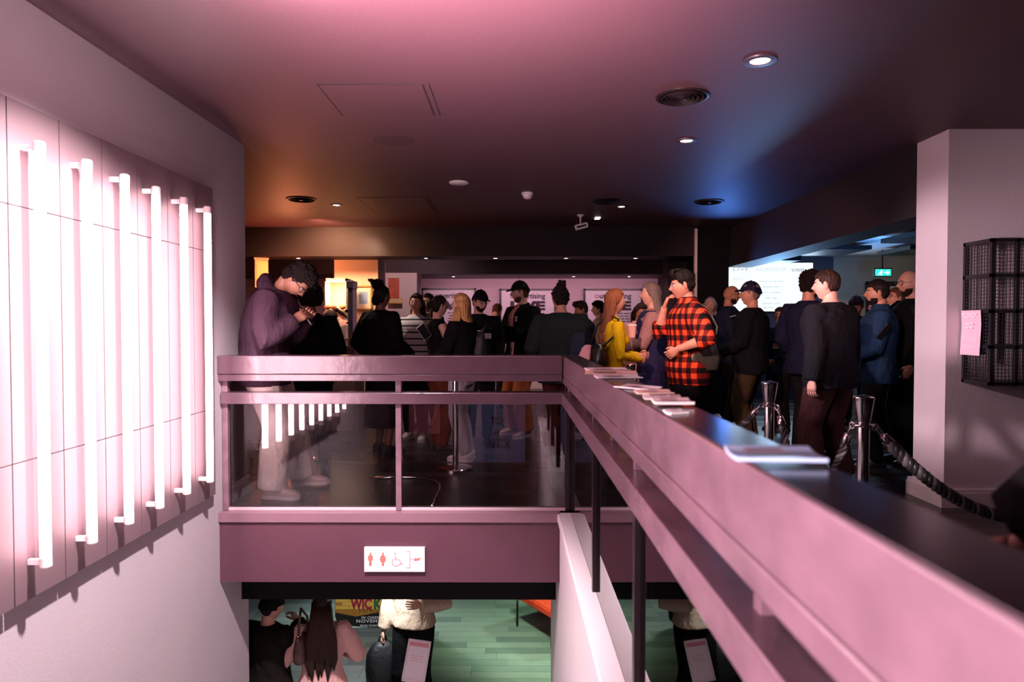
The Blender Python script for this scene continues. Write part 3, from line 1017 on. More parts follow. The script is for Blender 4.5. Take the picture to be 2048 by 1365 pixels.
def head_pt(d, fem=False):
    x, y, z = d.x * .074, d.y * .094, d.z * .116
    if d.z < 0:
        t = -d.z
        x *= 1 - (.30 if not fem else .36) * t ** 1.6
        if y < 0:
            y *= 1 - .42 * t
        else:
            y *= 1 - .05 * t
    if d.y < 0 and d.z > -.3:
        y *= 1.04
    if d.y > 0:
        f = sstep(d.y * 2)
        y += f * (.022 * gs(x, .010) * gs(z + .016, .014) + .012 * gs(x, .008) * gs(z - .004, .022)
                  - .009 * (gs(abs(x) - .031, .014) * gs(z - .014, .011))
                  + .004 * gs(abs(x) - .026, .020) * gs(z - .036, .009)
                  + .007 * gs(x, .020) * gs(z + .052, .010) - .004 * gs(x, .022) * gs(z + .052, .0025)
                  + .010 * gs(x, .018) * gs(z + .094, .014)
                  + .004 * gs(abs(x) - .042, .016) * gs(z + .018, .018))
    return V((x, y, z))


def sphere_grid(fn, nlon=56, nlat=44, keep=None):
    """closed grid; fn(dir)->Vector"""
    rows_ = []
    top = fn(V((0, 0, 1)))
    bot = fn(V((0, 0, -1)))
    for i in range(1, nlat):
        la = PI / 2 - PI * i / nlat
        rows_.append([fn(V((math.cos(la) * math.sin(2 * PI * j / nlon), math.cos(la) * math.cos(2 * PI * j / nlon), math.sin(la)))) for j in range(nlon)])
    return top, rows_, bot


def add_grid(bm, g, M, matfn=None):
    top, rows_, bot = g
    rv = [[bm.verts.new(M @ p) for p in r] for r in rows_]
    tv, bv = bm.verts.new(M @ top), bm.verts.new(M @ bot)
    n = len(rv[0])
    for a, b, ra in zip(rv, rv[1:], rows_):
        for j in range(n):
            k = (j + 1) % n
            f = bm.faces.new((a[j], b[j], b[k], a[k]))
            if matfn:
                f.material_index = matfn((ra[j] + ra[k]) / 2)
    for j in range(n):
        k = (j + 1) % n
        bm.faces.new((tv, rv[0][j], rv[0][k]))
        bm.faces.new((bv, rv[-1][k], rv[-1][j]))


_HG = {}


def hand_mesh(bm, W, d, n, right, sc=1., curl=.5, mi=0):
    d = d.normalized()
    n = (n - d * n.dot(d)).normalized()
    t = d.cross(n) * (1 if right else -1)
    L = .92 * sc
    rings = []
    for a, hw, th in ((-.03, .024, .019), (0, .026, .018), (.03, .037, .018), (.06, .043, .016), (.088, .041, .013)):
        rings.append(ell(W + d * (a * L), t, n, hw * L, th * L, 12, 2.4))
    loft(bm, rings, True, mi)
    for i, (ln, rd) in enumerate(((.070, .0088), (.078, .009), (.072, .0086), (.056, .0076))):
        p = W + d * (.082 * L) + t * ((.030 - .0205 * i) * L)
        fd = (d + t * (.09 - .06 * i)).normalized()
        pts = [p - fd * .01]
        rr = [rd * L * 1.05]
        ang = 0
        for k_, (q, c) in enumerate(((.44, 42), (.32, 48), (.26, 30))):
            ang += c * curl
            dd = fd * math.cos(R(ang)) + n * math.sin(R(ang))
            p = p + dd * (ln * q * L)
            pts.append(p.copy())
            rr.append(rd * L * (1.0, .92, .74)[k_])
        tube(bm, pts, rr, 8, mi, up=t)
    p = W + d * (.022 * L) + t * (.026 * L)
    pts = [p]
    rr = [.013 * L]
    a = R(38)
    for q, c in ((.034, 0), (.030, 22), (.024, 18)):
        a -= R(c)
        dd = (d * math.cos(a) + t * math.sin(a) + n * (.25 + curl * .5)).normalized()
        p = p + dd * (q * L)
        pts.append(p.copy())
        rr.append((.0118, .0105, .0082)[len(rr) - 1] * L)
    tube(bm, pts, rr, 8, mi, up=n)


def remeshed(name, bm, m, voxel, parent, smooth_it=4, **tags):
    me = bpy.data.meshes.new('tmp')
    bm.normal_update()
    bm.to_mesh(me); bm.free()
    o = bpy.data.objects.new('tmp', me)
    COL.objects.link(o)
    r = o.modifiers.new('r', 'REMESH'); r.mode = 'VOXEL'; r.voxel_size = voxel
    s = o.modifiers.new('s', 'SMOOTH'); s.factor = .5; s.iterations = smooth_it
    dg = bpy.context.evaluated_depsgraph_get()
    m2 = bpy.data.meshes.new_from_object(o.evaluated_get(dg))
    bpy.data.objects.remove(o)
    m2.name = name
    m2.materials.clear()
    m2.materials.append(m)
    m2.polygons.foreach_set('use_smooth', [True] * len(m2.polygons))
    o2 = bpy.data.objects.new(name, m2)
    COL.objects.link(o2)
    o2.parent = parent
    return tag(o2, **tags)


def ik(S_, W_, l1, l2, hint):
    d = W_ - S_
    L = d.length
    if L > (l1 + l2) * .995:
        W_ = S_ + d.normalized() * (l1 + l2) * .995
        d = W_ - S_
        L = d.length
    L = max(L, abs(l1 - l2) + .01)
    dn = d.normalized()
    a = (l1 * l1 - l2 * l2 + L * L) / (2 * L)
    h = math.sqrt(max(0, l1 * l1 - a * a))
    p = hint - dn * hint.dot(dn)
    p.normalize()
    return S_ + dn * a + p * h, W_


class P:
    pass


def person(label, x, y, face, H=1.75, z=0., fem=False, w=1.0, lean=0, hunch=0, side=0, head=(0, 0, 0), neck=0.,
           rh=(.24, .04, .80), lh=(-.24, .04, .80), relb=(.5, -1, -.3), lelb=(-.5, -1, -.3), rn=None, ln=None, curl=.5, rd=None, ld=None,
           rf=(.10, 0), lf=(-.10, 0), toe=8, skin='light', hair='short', hm=None, beard=None, cap=None, glasses=None,
           top=('shirt', (.05, .05, .05), .80, .025, 1.0), topmat=None, legs=(.02, .02, .025), legease=.02, flare=0., legmat=None, skirt=None,
           shoe=((.03, .03, .03), (.03, .03, .03)), belly=0., group=None, tuck=True, undershirt=None, hood=False, collar=False, bodyvox=.016, cat='person', shoulders=1.0):
    s = H / 1.75
    t = empty('person', (x, y, z), R(face), label, cat, group)
    t.scale = (1, 1, 1)
    fw = .90 if fem else 1.0
    W = w * fw
    sh = .178 * (w ** .6) * (.90 if fem else 1.0) * shoulders
    sg_ = m_skin = SKINS[skin]
    HP = V((0, 0, .93))

    def U(p):
        q = V(p)
        if q.z > 1.08:
            a = R(hunch) * sstep((q.z - 1.08) / .30)
            o = V((0, 0, 1.12))
            q = o + Matrix.Rotation(-a, 3, 'X') @ (q - o)
        q = HP + Matrix.Rotation(R(side), 3, 'Y') @ (Matrix.Rotation(-R(lean), 3, 'X') @ (q - HP)) if p[2] > .80 else q
        return q

    def rU():
        return Matrix.Rotation(R(side), 3, 'Y') @ Matrix.Rotation(-R(lean), 3, 'X') @ Matrix.Rotation(-R(hunch), 3, 'X')

    def torso(bm, e, z0, z1=1.53, we=1.):
        prof = [(.80, .160, .108), (.86, .168, .115), (.93, .168, .118), (1.00, .150 if not fem else .140, .108), (1.07, .140 if not fem else .120, .100), (1.15, .150 if not fem else .128, .106),
                (1.24, .165 if not fem else .145, .118 if not fem else .124), (1.33, .176, .120), (1.39, .172, .108), (1.435, .140, .090), (1.465, .092, .072), (1.49, .066, .062), (1.53, .056, .058)]
        rings = []
        for zz, rx, ry in prof:
            if zz < z0 - .03 or zz > z1: continue
            c = V((0, 0, zz)) + V((0, -.012 * sstep((zz - 1.3) / .2), 0))
            b = belly * gs(zz - 1.03, .12)
            ee = e * (1 if zz < 1.40 else max(.25, 1 - (zz - 1.40) * 8))
            rings.append([U(q) * s for q in ell(c + V((0, b * .5, 0)), V((1, 0, 0)), V((0, 1, 0)), rx * W * (sh / .178 if zz > 1.3 else 1) ** .5 + ee + b * .6, ry * W + ee + b * .6, 20, 2.25)])
        if z0 < .79:
            pass
        loft(bm, rings)
        if fem:
            for sx in (-1, 1):
                ball(bm, U((sx * .065, .085 * W + e * .6, 1.26)) * s, .062 * s, .055 * s, .06 * s, 12)

    S_R, S_L = U((sh, -.01, 1.405)), U((-sh, -.01, 1.405))
    L1, L2 = .285, .255
    arms = []
    for S_, Wt, hint, right, nn, dd in ((S_R, rh, relb, True, rn, rd), (S_L, lh, lelb, False, ln, ld)):
        E, W2 = ik(S_, V(Wt), L1, L2, V(hint))
        arms.append((S_, E, W2, right, nn, dd))

    def arm(bm, a, e, frac=1.0, e2=None, cone=1.0):
        S_, E, W2 = a[0], a[1], a[2]
        e2 = e if e2 is None else e2
        inn = U((S_.x * .55, -.01, 1.385)) if False else S_ + (U((0, 0, 1.36)) - S_) * .35
        ra = .052 * (w ** .5) * (.88 if fem else 1)
        pts = [inn, S_, S_.lerp(E, .35), S_.lerp(E, .75), E, E.lerp(W2, .35), E.lerp(W2, .75), W2]
        rr = [ra, ra * 1.08, ra * 1.02, ra * .88, ra * .80, ra * .80, ra * .62, ra * .52]
        ez = [e, e, e, e, e * 1.0, e2, e2, e2]
        n_ = {1.0: 8, .8: 7, .6: 6, .5: 5, .3: 3, 0: 0}[frac]
        tube(bm, [q * s for q in pts[:n_]], [(r_ + k_) * s for r_, k_ in zip(rr[:n_], ez[:n_])], 14, up=V((.1, .3, 1)))

    # legs
    legs_ = []
    for sx, f in ((1, rf), (-1, lf)):
        A = V((f[0], f[1], .085 if len(f) < 3 else f[2]))
        Hh = V((sx * .088 * W, 0, .90))
        K, A2 = ik(Hh, A, .415, .42, V((sx * .05, 1, 0)))
        legs_.append((Hh, K, A2))

    def leg(bm, l, e, fl=0., zend=None):
        Hh, K, A = l
        pts = [Hh + V((0, 0, .02)), Hh.lerp(K, .3), Hh.lerp(K, .75), K, K.lerp(A, .35), K.lerp(A, .8), A.lerp(K, -.03) + V((0, 0, .005))]
        rr = [.088, .082, .064, .056, .054, .042, .038]
        ef = [e, e, e, e + fl * .3, e + fl * .6, e + fl * .9, e + fl]
        if w > 1: rr = [q * w ** .6 for q in rr]
        tube(bm, [q * s for q in pts], [(a + b) * s for a, b in zip(rr, ef)], 16, up=V((0, 1, 0)))

    # --- body
    bm = bmesh.new()
    torso(bm, -.012, .80, 1.49)
    for a in arms: arm(bm, a, 0)
    for l in legs_: leg(bm, l, -.004)
    # neck
    nb = U((0, -.015, 1.44)); rot = rU()
    npiv = U((0, -.008, 1.525)) + rot @ V((0, neck, 0))
    HR = rot @ Matrix.Rotation(R(head[0]), 3, 'Z') @ Matrix.Rotation(-R(head[1]), 3, 'X') @ Matrix.Rotation(R(head[2]), 3, 'Y')
    hc = npiv + HR @ V((0, .022, .100))
    tube(bm, [nb * s, (npiv - rot @ V((0, 0, .03))) * s, (npiv + HR @ V((0, -.004, .03))) * s, (npiv + HR @ V((0, .0, .075))) * s], [.068 * s * fw, .056 * s * fw, .053 * s * fw, .050 * s * fw], 16)
    body = remeshed('body', bm, m_skin, bodyvox, t, 3)
    me = body.data
    bm = bmesh.new(); bm.from_mesh(me)
    for f in bm.faces: f.smooth = True
    hs = s * (.96 if fem else 1.0)
    HM = Matrix.Translation(hc * s) @ HR.to_4x4() @ Matrix.Scale(hs, 4)

    def fm(p):
        if p.y > .05 and abs(p.x) < .024 * (1 - abs(p.z + .052) / .03) and abs(p.z + .052) < .009:
            return 1
        if hair != 'capbald' and p.y > .05 and .013 < abs(p.x) < .047 and .0275 + .1 * (.03 - abs(abs(p.x) - .03)) < p.z < .0355 + .1 * (.03 - abs(abs(p.x) - .03)):
            return 2
        return 0
    kk = fem
    if kk not in _HG:
        _HG[kk] = sphere_grid(lambda d: head_pt(d, fem))
    add_grid(bm, _HG[kk], HM, fm)
    for sx in (-1, 1):
        ball(bm, HM @ V((sx * .031, .076, .0135)), .0125 * hs, mi=3, seg=10)
        ball(bm, HM @ V((sx * .031, .0845, .0135)), .0062 * hs, mi=4, seg=8)
        MM = HR.to_4x4() @ Matrix.Rotation(sx * R(-22), 4, 'Z') @ Matrix.Rotation(R(-12), 4, 'X')
        ball(bm, HM @ V((sx * .0745, -.008, .002)), .0095 * hs, .019 * hs, .033 * hs, 12, MM)
        ball(bm, HM @ V((sx * .0800, -.004, .004)), .0045 * hs, .010 * hs, .020 * hs, 10, MM)
    for a in arms:
        dirn = (a[2] - a[1]).normalized()
        if a[5] is not None: dirn = (dirn + V(a[5])).normalized()
        nn = V(a[4]) if a[4] is not None else V((-1 if a[3] else 1, 0, 0))
        hand_mesh(bm, a[2] * s, dirn, nn, a[3], s * (.9 if fem else 1.0) * 1.02, curl)
    for f in bm.faces: f.smooth = True
    bm.to_mesh(me); bm.free()
    hm = hm or H_BLACK
    for q in (m_lip[skin], hm, m_eye, m_iris): me.materials.append(q)

    # --- clothes
    if legs is not None:
        bm = bmesh.new()
        for l in legs_: leg(bm, l, legease, flare)
        rings = [[U(q) * s if zz > .90 else q * s for q in ell(V((0, 0, zz)), V((1, 0, 0)), V((0, 1, 0)), rx * W + legease * .5 + belly * .3, ry * W + legease * .5 + belly * .3, 18, 2.3)] for zz, rx, ry in ((.80, .150, .105), (.86, .165, .115), (.93, .165, .118), (1.0, .150, .110), (1.03, .145, .106))]
        loft(bm, rings)
        remeshed('trousers', bm, legmat or cloth('legs_%.3f_%.3f_%.3f' % tuple(legs), legs), .013, t, 4)
    if skirt:
        bm = bmesh.new()
        zb, fl_, cm = skirt
        loft(bm, [[q * s for q in ell(V((0, 0, zz)), V((1, 0, 0)), V((0, 1, 0)), rx, ry, 20)] for zz, rx, ry in
                  ((zb, .155 + fl_, .125 + fl_), ((zb + .8) / 2, .170 + fl_ * .5, .135 + fl_ * .5), (.84, .182, .142), (.93, .180, .140), (1.0, .158, .125))])
        remeshed('skirt', bm, cm, .012, t, 4)
    nm, tcol, z0, ease, frac = top
    tm = topmat or cloth('top_%.3f_%.3f_%.3f' % tuple(tcol), tcol)
    if undershirt:
        bm = bmesh.new(); torso(bm, ease * .5, .88, 1.50)
        remeshed('tshirt', bm, cloth('under_%.2f_%.2f_%.2f' % undershirt, undershirt), .013, t, 3)
        bm = bmesh.new(); torso(bm, ease, z0, 1.50)
        for a in arms: arm(bm, a, ease * .75, frac)
        jk = remeshed(nm, bm, tm, .012, t, 3)
        # open the front: a slit from hem to neck
        bm = bmesh.new(); bm.from_mesh(jk.data)
        kill = []
        for f in bm.faces:
            c = f.calc_center_median() / s
            if c.y > .04 and abs(c.x) < .048 + .03 * max(0, (1.15 - c.z)) and z0 + .0 < c.z < 1.60 and (f.normal.y > .2):
                kill.append(f)
        bmesh.ops.delete(bm, geom=kill, context='FACES')
        bm.to_mesh(jk.data); bm.free()
    else:
        bm = bmesh.new(); torso(bm, ease, z0, 1.50 if not collar else 1.54)
        if frac:
            for a in arms: arm(bm, a, ease * .75, frac)
        jk = remeshed(nm, bm, tm, .0115, t, 3)
    if collar or undershirt:
        bm = bmesh.new()
        pts = [U((.072 * math.cos(q), .070 * math.sin(q) - .01, 1.485 + .018 * math.sin(-q))) * s for q in [R(110 + 20 * i) for i in range(17)]]
        tube(bm, pts, .013 * s, 8, flat=1.6)
        obj('collar', bm, tm, t, smooth=True)
    if hood:
        bm = bmesh.new()
        pts = [U((.115 * math.cos(q), .085 * math.sin(q) - .035, 1.485 - .03 * math.sin(q))) * s for q in [R(-50 + 20 * i) for i in range(15)]][:]
        ps = [U((.095 * math.cos(R(a_)), .075 * math.sin(R(a_)) - .02, 1.475 - .028 * math.sin(R(a_)))) * s for a_ in range(60, 481, 20)]
        tube(bm, ps, [.020 * s + .018 * s * max(0, -math.sin(R(a_))) for a_ in range(60, 481, 20)], 10)
        ball(bm, U((0, -.105, 1.47)) * s, .105 * s, .055 * s, .085 * s, 16, Matrix.Rotation(R(25), 4, 'X'))
        ball(bm, U((0, -.125, 1.53)) * s, .080 * s, .040 * s, .040 * s, 16, Matrix.Rotation(R(-15), 4, 'X'))
        remeshed('hood', bm, tm, .010, t, 3)
    # shoes
    if shoe:
        for (Hh, K, A), sx, f in zip(legs_, (1, -1), (rf, lf)):
            yawt = -sx * R(toe)
            MM = Matrix.Translation(V((A.x * s, A.y * s, (A.z - .085) * s))) @ Matrix.Rotation(yawt, 4, 'Z') @ Matrix.Scale(s, 4)
            bm = bmesh.new()
            prof = [(-.068, .020, .050, .030), (-.058, .031, .085, .010), (-.03, .036, .105, .008), (.01, .037, .105, .008), (.05, .038, .082, .008), (.10, .043, .062, .008), (.15, .045, .052, .008), (.185, .036, .042, .009), (.200, .016, .030, .012)]
            loft(bm, [[MM @ q for q in ell(V((0, yy, (zt + zb) / 2 + .01)), V((1, 0, 0)), V((0, 0, 1)), hw, (zt - zb) / 2, 12, 2.5)] for yy, hw, zt, zb in prof])
            so = obj('shoe', bm, mat('shoe_%.2f_%.2f_%.2f' % shoe[0], shoe[0], .5), t, smooth=True)
            bm = bmesh.new()
            sp = [(-.074, .020), (-.060, .036), (-.02, .040), (.04, .041), (.10, .047), (.15, .049), (.190, .038), (.208, .016)]
            loft(bm, [[MM @ q for q in (V((hw, yy, .0)), V((hw, yy, .026 + (.008 if yy > .19 or yy < -.06 else 0))), V((-hw, yy, .026 + (.008 if yy > .19 or yy < -.06 else 0))), V((-hw, yy, .0)))] for yy, hw in sp])
            obj('sole', bm, mat('sole_%.2f_%.2f_%.2f' % shoe[1], shoe[1], .5), so)

    # --- hair
    rnd = random.Random(int(x * 1000) ^ int(y * 777))
    off3 = V((rnd.random() * 9, rnd.random() * 9, rnd.random() * 9))

    def shell(th_top, th_side, amp=0., freq=30., hl=.50, back=-.50, sidez=.02, lowskin=False):
        def fn(d):
            p = head_pt(d, fem)
            if d.y > 0:
                lim = sidez + (hl - sidez) * sstep(d.y / .62)
                if abs(d.x) > .8: lim -= .10
            else:
                lim = sidez + (back - sidez) * sstep(-d.y / .55)
            k_ = sstep((d.z - lim) / .13 + .35)
            th = th_side + (th_top - th_side) * sstep((d.z - .1) / .6)
            nz = noise.noise(p * freq + off3) * amp if amp else 0
            nz += noise.noise(p * freq * .4 + off3) * amp * .8 if amp else 0
            o_ = -.008 * (1 - k_) + (th + nz) * k_
            return p * (1 + o_ / max(.05, p.length))
        return fn

    hx = None
    if hair in ('short', 'curly', 'quiff', 'fade', 'afro'):
        prm = {'short': (.020, .008, .004, 40), 'fade': (.022, .0035, .004, 40), 'curly': (.040, .012, .014, 42), 'quiff': (.034, .008, .007, 30), 'afro': (.055, .045, .016, 40)}[hair]
        bm = bmesh.new(); g = sphere_grid(shell(prm[0], prm[1], prm[2], prm[3]), 64, 48); add_grid(bm, g, HM)
        if hair == 'quiff':
            for i in range(7):
                a_ = -.05 + .1 * i / 6
                tube(bm, [HM @ V((a_, .055, .085)), HM @ V((a_ * 1.05, .088, .108)), HM @ V((a_ * .9, .075, .135)), HM @ V((a_ * .8, .03, .140)), HM @ V((a_ * .7, -.02, .130))], [.012 * s, .017 * s, .018 * s, .014 * s, .006 * s], 8)
        if hair in ('curly', 'afro'):
            for i in range(170 if hair == 'curly' else 260):
                d = V((rnd.gauss(0, 1), rnd.gauss(0, 1), rnd.gauss(.3, 1))).normalized()
                if d.z < (-.35 if hair == 'afro' else .12) or (d.y > .5 and d.z < .5): continue
                p = shell(prm[0], prm[1])(d)
                r_ = rnd.uniform(.007, .012)
                bmesh.ops.create_icosphere(bm, subdivisions=1, radius=r_ * s, matrix=Matrix.Translation(HM @ (p * 1.02)))
        hx = obj('hair', bm, H_CURL if hair in ('curly', 'afro') and hm in (H_BLACK, H_CURL) else hm, t, smooth=True)
    elif hair in ('long', 'bob', 'longfront'):
        bm = bmesh.new()
        g = sphere_grid(shell(.020, .012, .003, 25, .58, -.95, -.15), 56, 44); add_grid(bm, g, HM)
        Lh = {'long': .46, 'longfront': .46, 'bob': .17}[hair] if not hasattr(t, 'zz') else 0
        rings = []
        n_ = 9
        hw0 = HM @ V((0, 0, 0))
        R3 = HR
        for i in range(n_ + 1):
            f = i / n_
            # starts in the head frame, then hangs straight down
            zl = .05 - Lh * f
            ph = HM @ V((0, -.030, max(zl, -.06)))
            drop = min(0, zl + .06)
            c = ph + V((0, 0, drop * s)) + (R3 @ V((0, -.020 * sstep(f * 2) - .050 * sstep((f - .30) * 2.5), 0))) * s
            rx = (.088 + .012 * math.sin(PI * f)) * (1 - .30 * f ** 3)
            ry = (.070 - .022 * sstep(f * 1.3)) * (1 - .3 * f ** 3)
            rg = []
            for k_ in range(24):
                q = 2 * PI * k_ / 24
                gr = 1 + .05 * math.sin(k_ * 2.6 + f * 3) + .03 * noise.noise(V((k_ * 1.3, f * 5, 0)) + off3)
                v_ = V((math.cos(q) * rx * gr, math.sin(q) * ry * gr, .012 * math.sin(k_ * 1.9) * f))
                if v_.y > .02 and f > .15:   # keep the neck free in front
                    v_.y = .02
                rg.append(c + (R3 @ V((v_.x, v_.y, 0)) + V((0, 0, v_.z))) * s)
            rings.append(rg)
        loft(bm, rings)
        # loose strands at the tips and over the shoulder
        for i in range(14):
            q = R(180 + 180 * i / 13)
            base = rings[-3][int((q / (2 * PI)) * 24) % 24]
            tube(bm, [base, base + V((0, 0, -.06 * s)), base + V((rnd.uniform(-.012, .012), 0, -rnd.uniform(.10, .15) * s))], [.016 * s, .012 * s, .002], 6)
        if hair == 'longfront':
            for sx in (-1, 1):
                for k_ in range(4):
                    a0 = HM @ V((sx * (.070 + .004 * k_), .02 - .02 * k_, -.02))
                    a1 = HM @ V((sx * (.085 + .006 * k_), .045 - .02 * k_, -.12))
                    a2 = a1 + V((sx * .015, .05 - .012 * k_, -.13)) * s
                    a3 = a2 + V((-sx * .01, .015, -.10 - .02 * k_)) * s
                    tube(bm, [a0, a1, a2, a3], [.016 * s, .022 * s, .020 * s, .004], 8)
        hx = obj('hair', bm, hm, t, smooth=True)
    elif hair in ('bun', 'topbun', 'locs', 'ponytail'):
        bm = bmesh.new(); g = sphere_grid(shell(.016, .010, .003, 25, .52, -.60, -.02), 56, 44); add_grid(bm, g, HM)
        if hair == 'bun':
            ball(bm, HM @ V((0, -.115, .02)), .045 * s, .040 * s, .045 * s, 14)
        elif hair == 'ponytail':
            tube(bm, [HM @ V((0, -.10, .03)), HM @ V((0, -.135, -.0)), HM @ V((0, -.125, -.10)), HM @ V((0, -.11, -.20))], [.018 * s, .030 * s, .026 * s, .006], 10)
        elif hair == 'topbun':
            for i in range(150):
                d = V((rnd.gauss(0, 1), rnd.gauss(-.3, 1), rnd.gauss(.5, 1))).normalized()
                if d.z < -.15 or (d.y > .5 and d.z < .5): continue
                bmesh.ops.create_icosphere(bm, subdivisions=1, radius=rnd.uniform(.009, .014) * s, matrix=Matrix.Translation(HM @ (head_pt(d, fem) * 1.13)))
            for i in range(26):
                d = V((rnd.gauss(0, 1), rnd.gauss(0, 1), rnd.gauss(0, 1))).normalized()
                ball(bm, HM @ (V((0, -.045, .135)) + d * .036), .020 * s, seg=8)
        else:
            for i in range(16):
                q = 2 * PI * i / 16
                rr = .030 + .012 * (i % 3)
                c = V((math.cos(q) * rr, -.045 + math.sin(q) * rr, .135 + .012 * (i % 4)))
                tube(bm, [HM @ V((math.cos(q) * .05, -.04 + math.sin(q) * .05, .09)), HM @ (c + V((0, -.03, .01))), HM @ (c + V((math.cos(q) * .018, math.sin(q) * .018 - .048, .006)))], [.014 * s, .019 * s, .015 * s], 8)
            for i in range(6):
                a_ = -.045 + .018 * i
                tube(bm, [HM @ V((a_, -.085, .0)), HM @ V((a_, -.092, -.05)), HM @ V((a_ * .8, -.075, -.09))], [.010 * s, .011 * s, .007 * s], 8)
        hx = obj('hair', bm, hm, t, smooth=True)
    if beard:
        def bf(d):
            p = head_pt(d, fem)
            k_ = sstep((d.y + .15) / .3) * sstep((-.058 - p.z + .022 * sstep((abs(p.x) - .030) / .02)) / .014 + .3) if not (abs(p.x) < .020 and abs(p.z + .053) < .007) else 0
            return p * (1 + ((.011 if beard > 1 else .0035) * k_ - .008 * (1 - k_)) / .1)
        bm = bmesh.new(); add_grid(bm, sphere_grid(bf, 48, 40), HM)
        obj('beard', bm, hm if hair not in ('bald', 'capbald') else H_DBROWN, t, smooth=True)
    if cap:
        def cf(d):
            p = head_pt(d, fem)
            lim = .30 if d.y > 0 else .02 + .28 * sstep(1 + d.y / .8)
            k_ = sstep((d.z - lim) / .05 + .5)
            o_ = (.020 + .010 * sstep((d.z - .5) / .5)) * k_ - .009 * (1 - k_)
            return p * (1 + o_ / p.length)
        cm = cloth('cap_%.3f_%.3f_%.3f' % cap, cap, .7)
        bm = bmesh.new(); add_grid(bm, sphere_grid(cf, 48, 36), HM)
        co = obj('cap', bm, cm, t, smooth=True)
        bm = bmesh.new()
        rings = []
        for i in range(6):
            f = i / 5
            yy, hw, zz = .070 + .085 * f, .068 * math.sqrt(max(.02, 1 - (f * .93) ** 2.6)) + .002, .048 + .004 * f - .014 * f * f
            rings.append([HM @ V((hw * math.cos(q), yy, zz + .004 * math.sin(q) - .016 * math.cos(q) ** 2)) for q in [2 * PI * k_ / 16 for k_ in range(16)]])
        loft(bm, rings)
        obj('brim', bm, cm, co, smooth=True)
        bm = bmesh.new(); ball(bm, HM @ V((0, -.0, .146)), .008 * s); obj('button', bm, cm, co)
    if glasses:
        bm = bmesh.new()
        for sx in (-1, 1):
            pts = [HM @ V((sx * .033 + .025 * math.cos(q), .099 - .25 * abs(sx * .033 + .025 * math.cos(q)) * .5, .012 + .020 * math.sin(q))) for q in [2 * PI * k_ / 18 for k_ in range(19)]]
            tube(bm, pts, .0022 * s, 6)
            tube(bm, [HM @ V((sx * .058, .090, .016)), HM @ V((sx * .080, .02, .014)), HM @ V((sx * .082, -.02, .004))], .0022 * s, 6)
        tube(bm, [HM @ V((-.009, .100, .014)), HM @ V((0, .104, .016)), HM @ V((.009, .100, .014))], .0022 * s, 6)
        obj('glasses', bm, mat('glasses_' + glasses, (.01, .01, .01) if glasses == 'black' else (.5, .45, .42), .3, 0 if glasses == 'black' else 1), t)

    r = P()
    r.o, r.s, r.U, r.arms, r.HM, r.H = t, s, U, arms, HM, hc * s
    r.world = lambda p: t.matrix_basis @ V(p)
    r.hand = lambda i: V((x, y, z)) + Matrix.Rotation(R(face), 3, 'Z') @ ((arms[i][2] + ((arms[i][2] - arms[i][1]).normalized() + (V(arms[i][5]) if arms[i][5] else V((0, 0, 0)))).normalized() * .075) * s)
    r.face = face

    def badge(px_, zz, wd=.085, ht=.055, off=.145, m=None, tilt=0.):
        MM = Matrix.Rotation(R(tilt), 4, 'Y')
        c = U((px_, off, zz)) * s
        b_ = bmesh.new(); box(b_, -wd / 2, wd / 2, -.0015, .0015, -ht / 2, ht / 2, 0, MM)
        o = obj('name_badge', b_, m or m_white, t, label='white name badge')
        o.location = c
        o.rotation_euler.z = -px_ * 2.2
        b_ = bmesh.new(); box(b_, -wd * .35, wd * .35, .0012, .003, .002, .008, 0, MM); box(b_, -wd * .3, wd * .25, .0012, .003, -.014, -.009, 0, MM)
        obj('printed_name', b_, m_ink, o)
        return o
    r.badge = badge
    return r


def W_(per, p):
    return V((per.o.location)) + Matrix.Rotation(R(per.face), 3, 'Z') @ (V(p))


def px_person(px, Y):
    return atY(px, 700, Y).x


def phone(loc, rot, label, size=(.074, .009, .150), m=None, name='phone', cat='phone'):
    t = empty(name, loc, 0, label, cat)
    t.rotation_euler = rot
    boxobj('case', (-size[0] / 2, size[0] / 2, -size[1] / 2, size[1] / 2, -size[2] / 2, size[2] / 2), m or mat('phone_black', (.012, .012, .014), .25), t, .003)
    boxobj('screen', (-size[0] / 2 + .004, size[0] / 2 - .004, -size[1] / 2 - .001, -size[1] / 2, -size[2] / 2 + .006, size[2] / 2 - .006), mat('phone_glass', (.02, .02, .025), .08), t)
    return t

NOUSE = None
F3 = (.30, .30)
# ---- the crowd, nearest the left wall first
p_hood = person('tall man in dark plum hoodie and pale trousers leaning on the wall, reading his phone', -1.87, 5.10, -90, H=1.86, w=1.10, lean=1, hunch=17,
                head=(0, 44, 0), neck=.0, rh=(.12, .25, 1.25), lh=(-.05, .28, 1.27), relb=(.6, -.5, -1), lelb=(-.3, -.3, -1), curl=.8, rd=(-.3, .4, .5), ld=(.3, .3, .4),
                rn=(-1, .2, 0), ln=(1, .2, 0), rf=(.02, .05), lf=(-.30, .16), skin='tan', hair='curly', glasses='wire',
                top=('hoodie', (.052, .026, .044), .83, .045, 1.0), legs=(.88, .76, .72), legease=.030, flare=.035, shoe=((.62, .50, .48), (.70, .62, .62)), hood=True)
p_curl = person('person with big dark curly hair and black jacket, back turned beside the hooded man', px_person(622, 6.1), 6.1, 20, H=1.65, w=1.12, fem=True,
                hair='afro', skin='brown', top=('jacket', (.006, .006, .007), .80, .045, 1.0), legs=(.008, .008, .010), lf=(-.12, .0), rf=(.12, .0), rh=(.22, .18, 1.0), lh=(-.2, .2, 1.0))
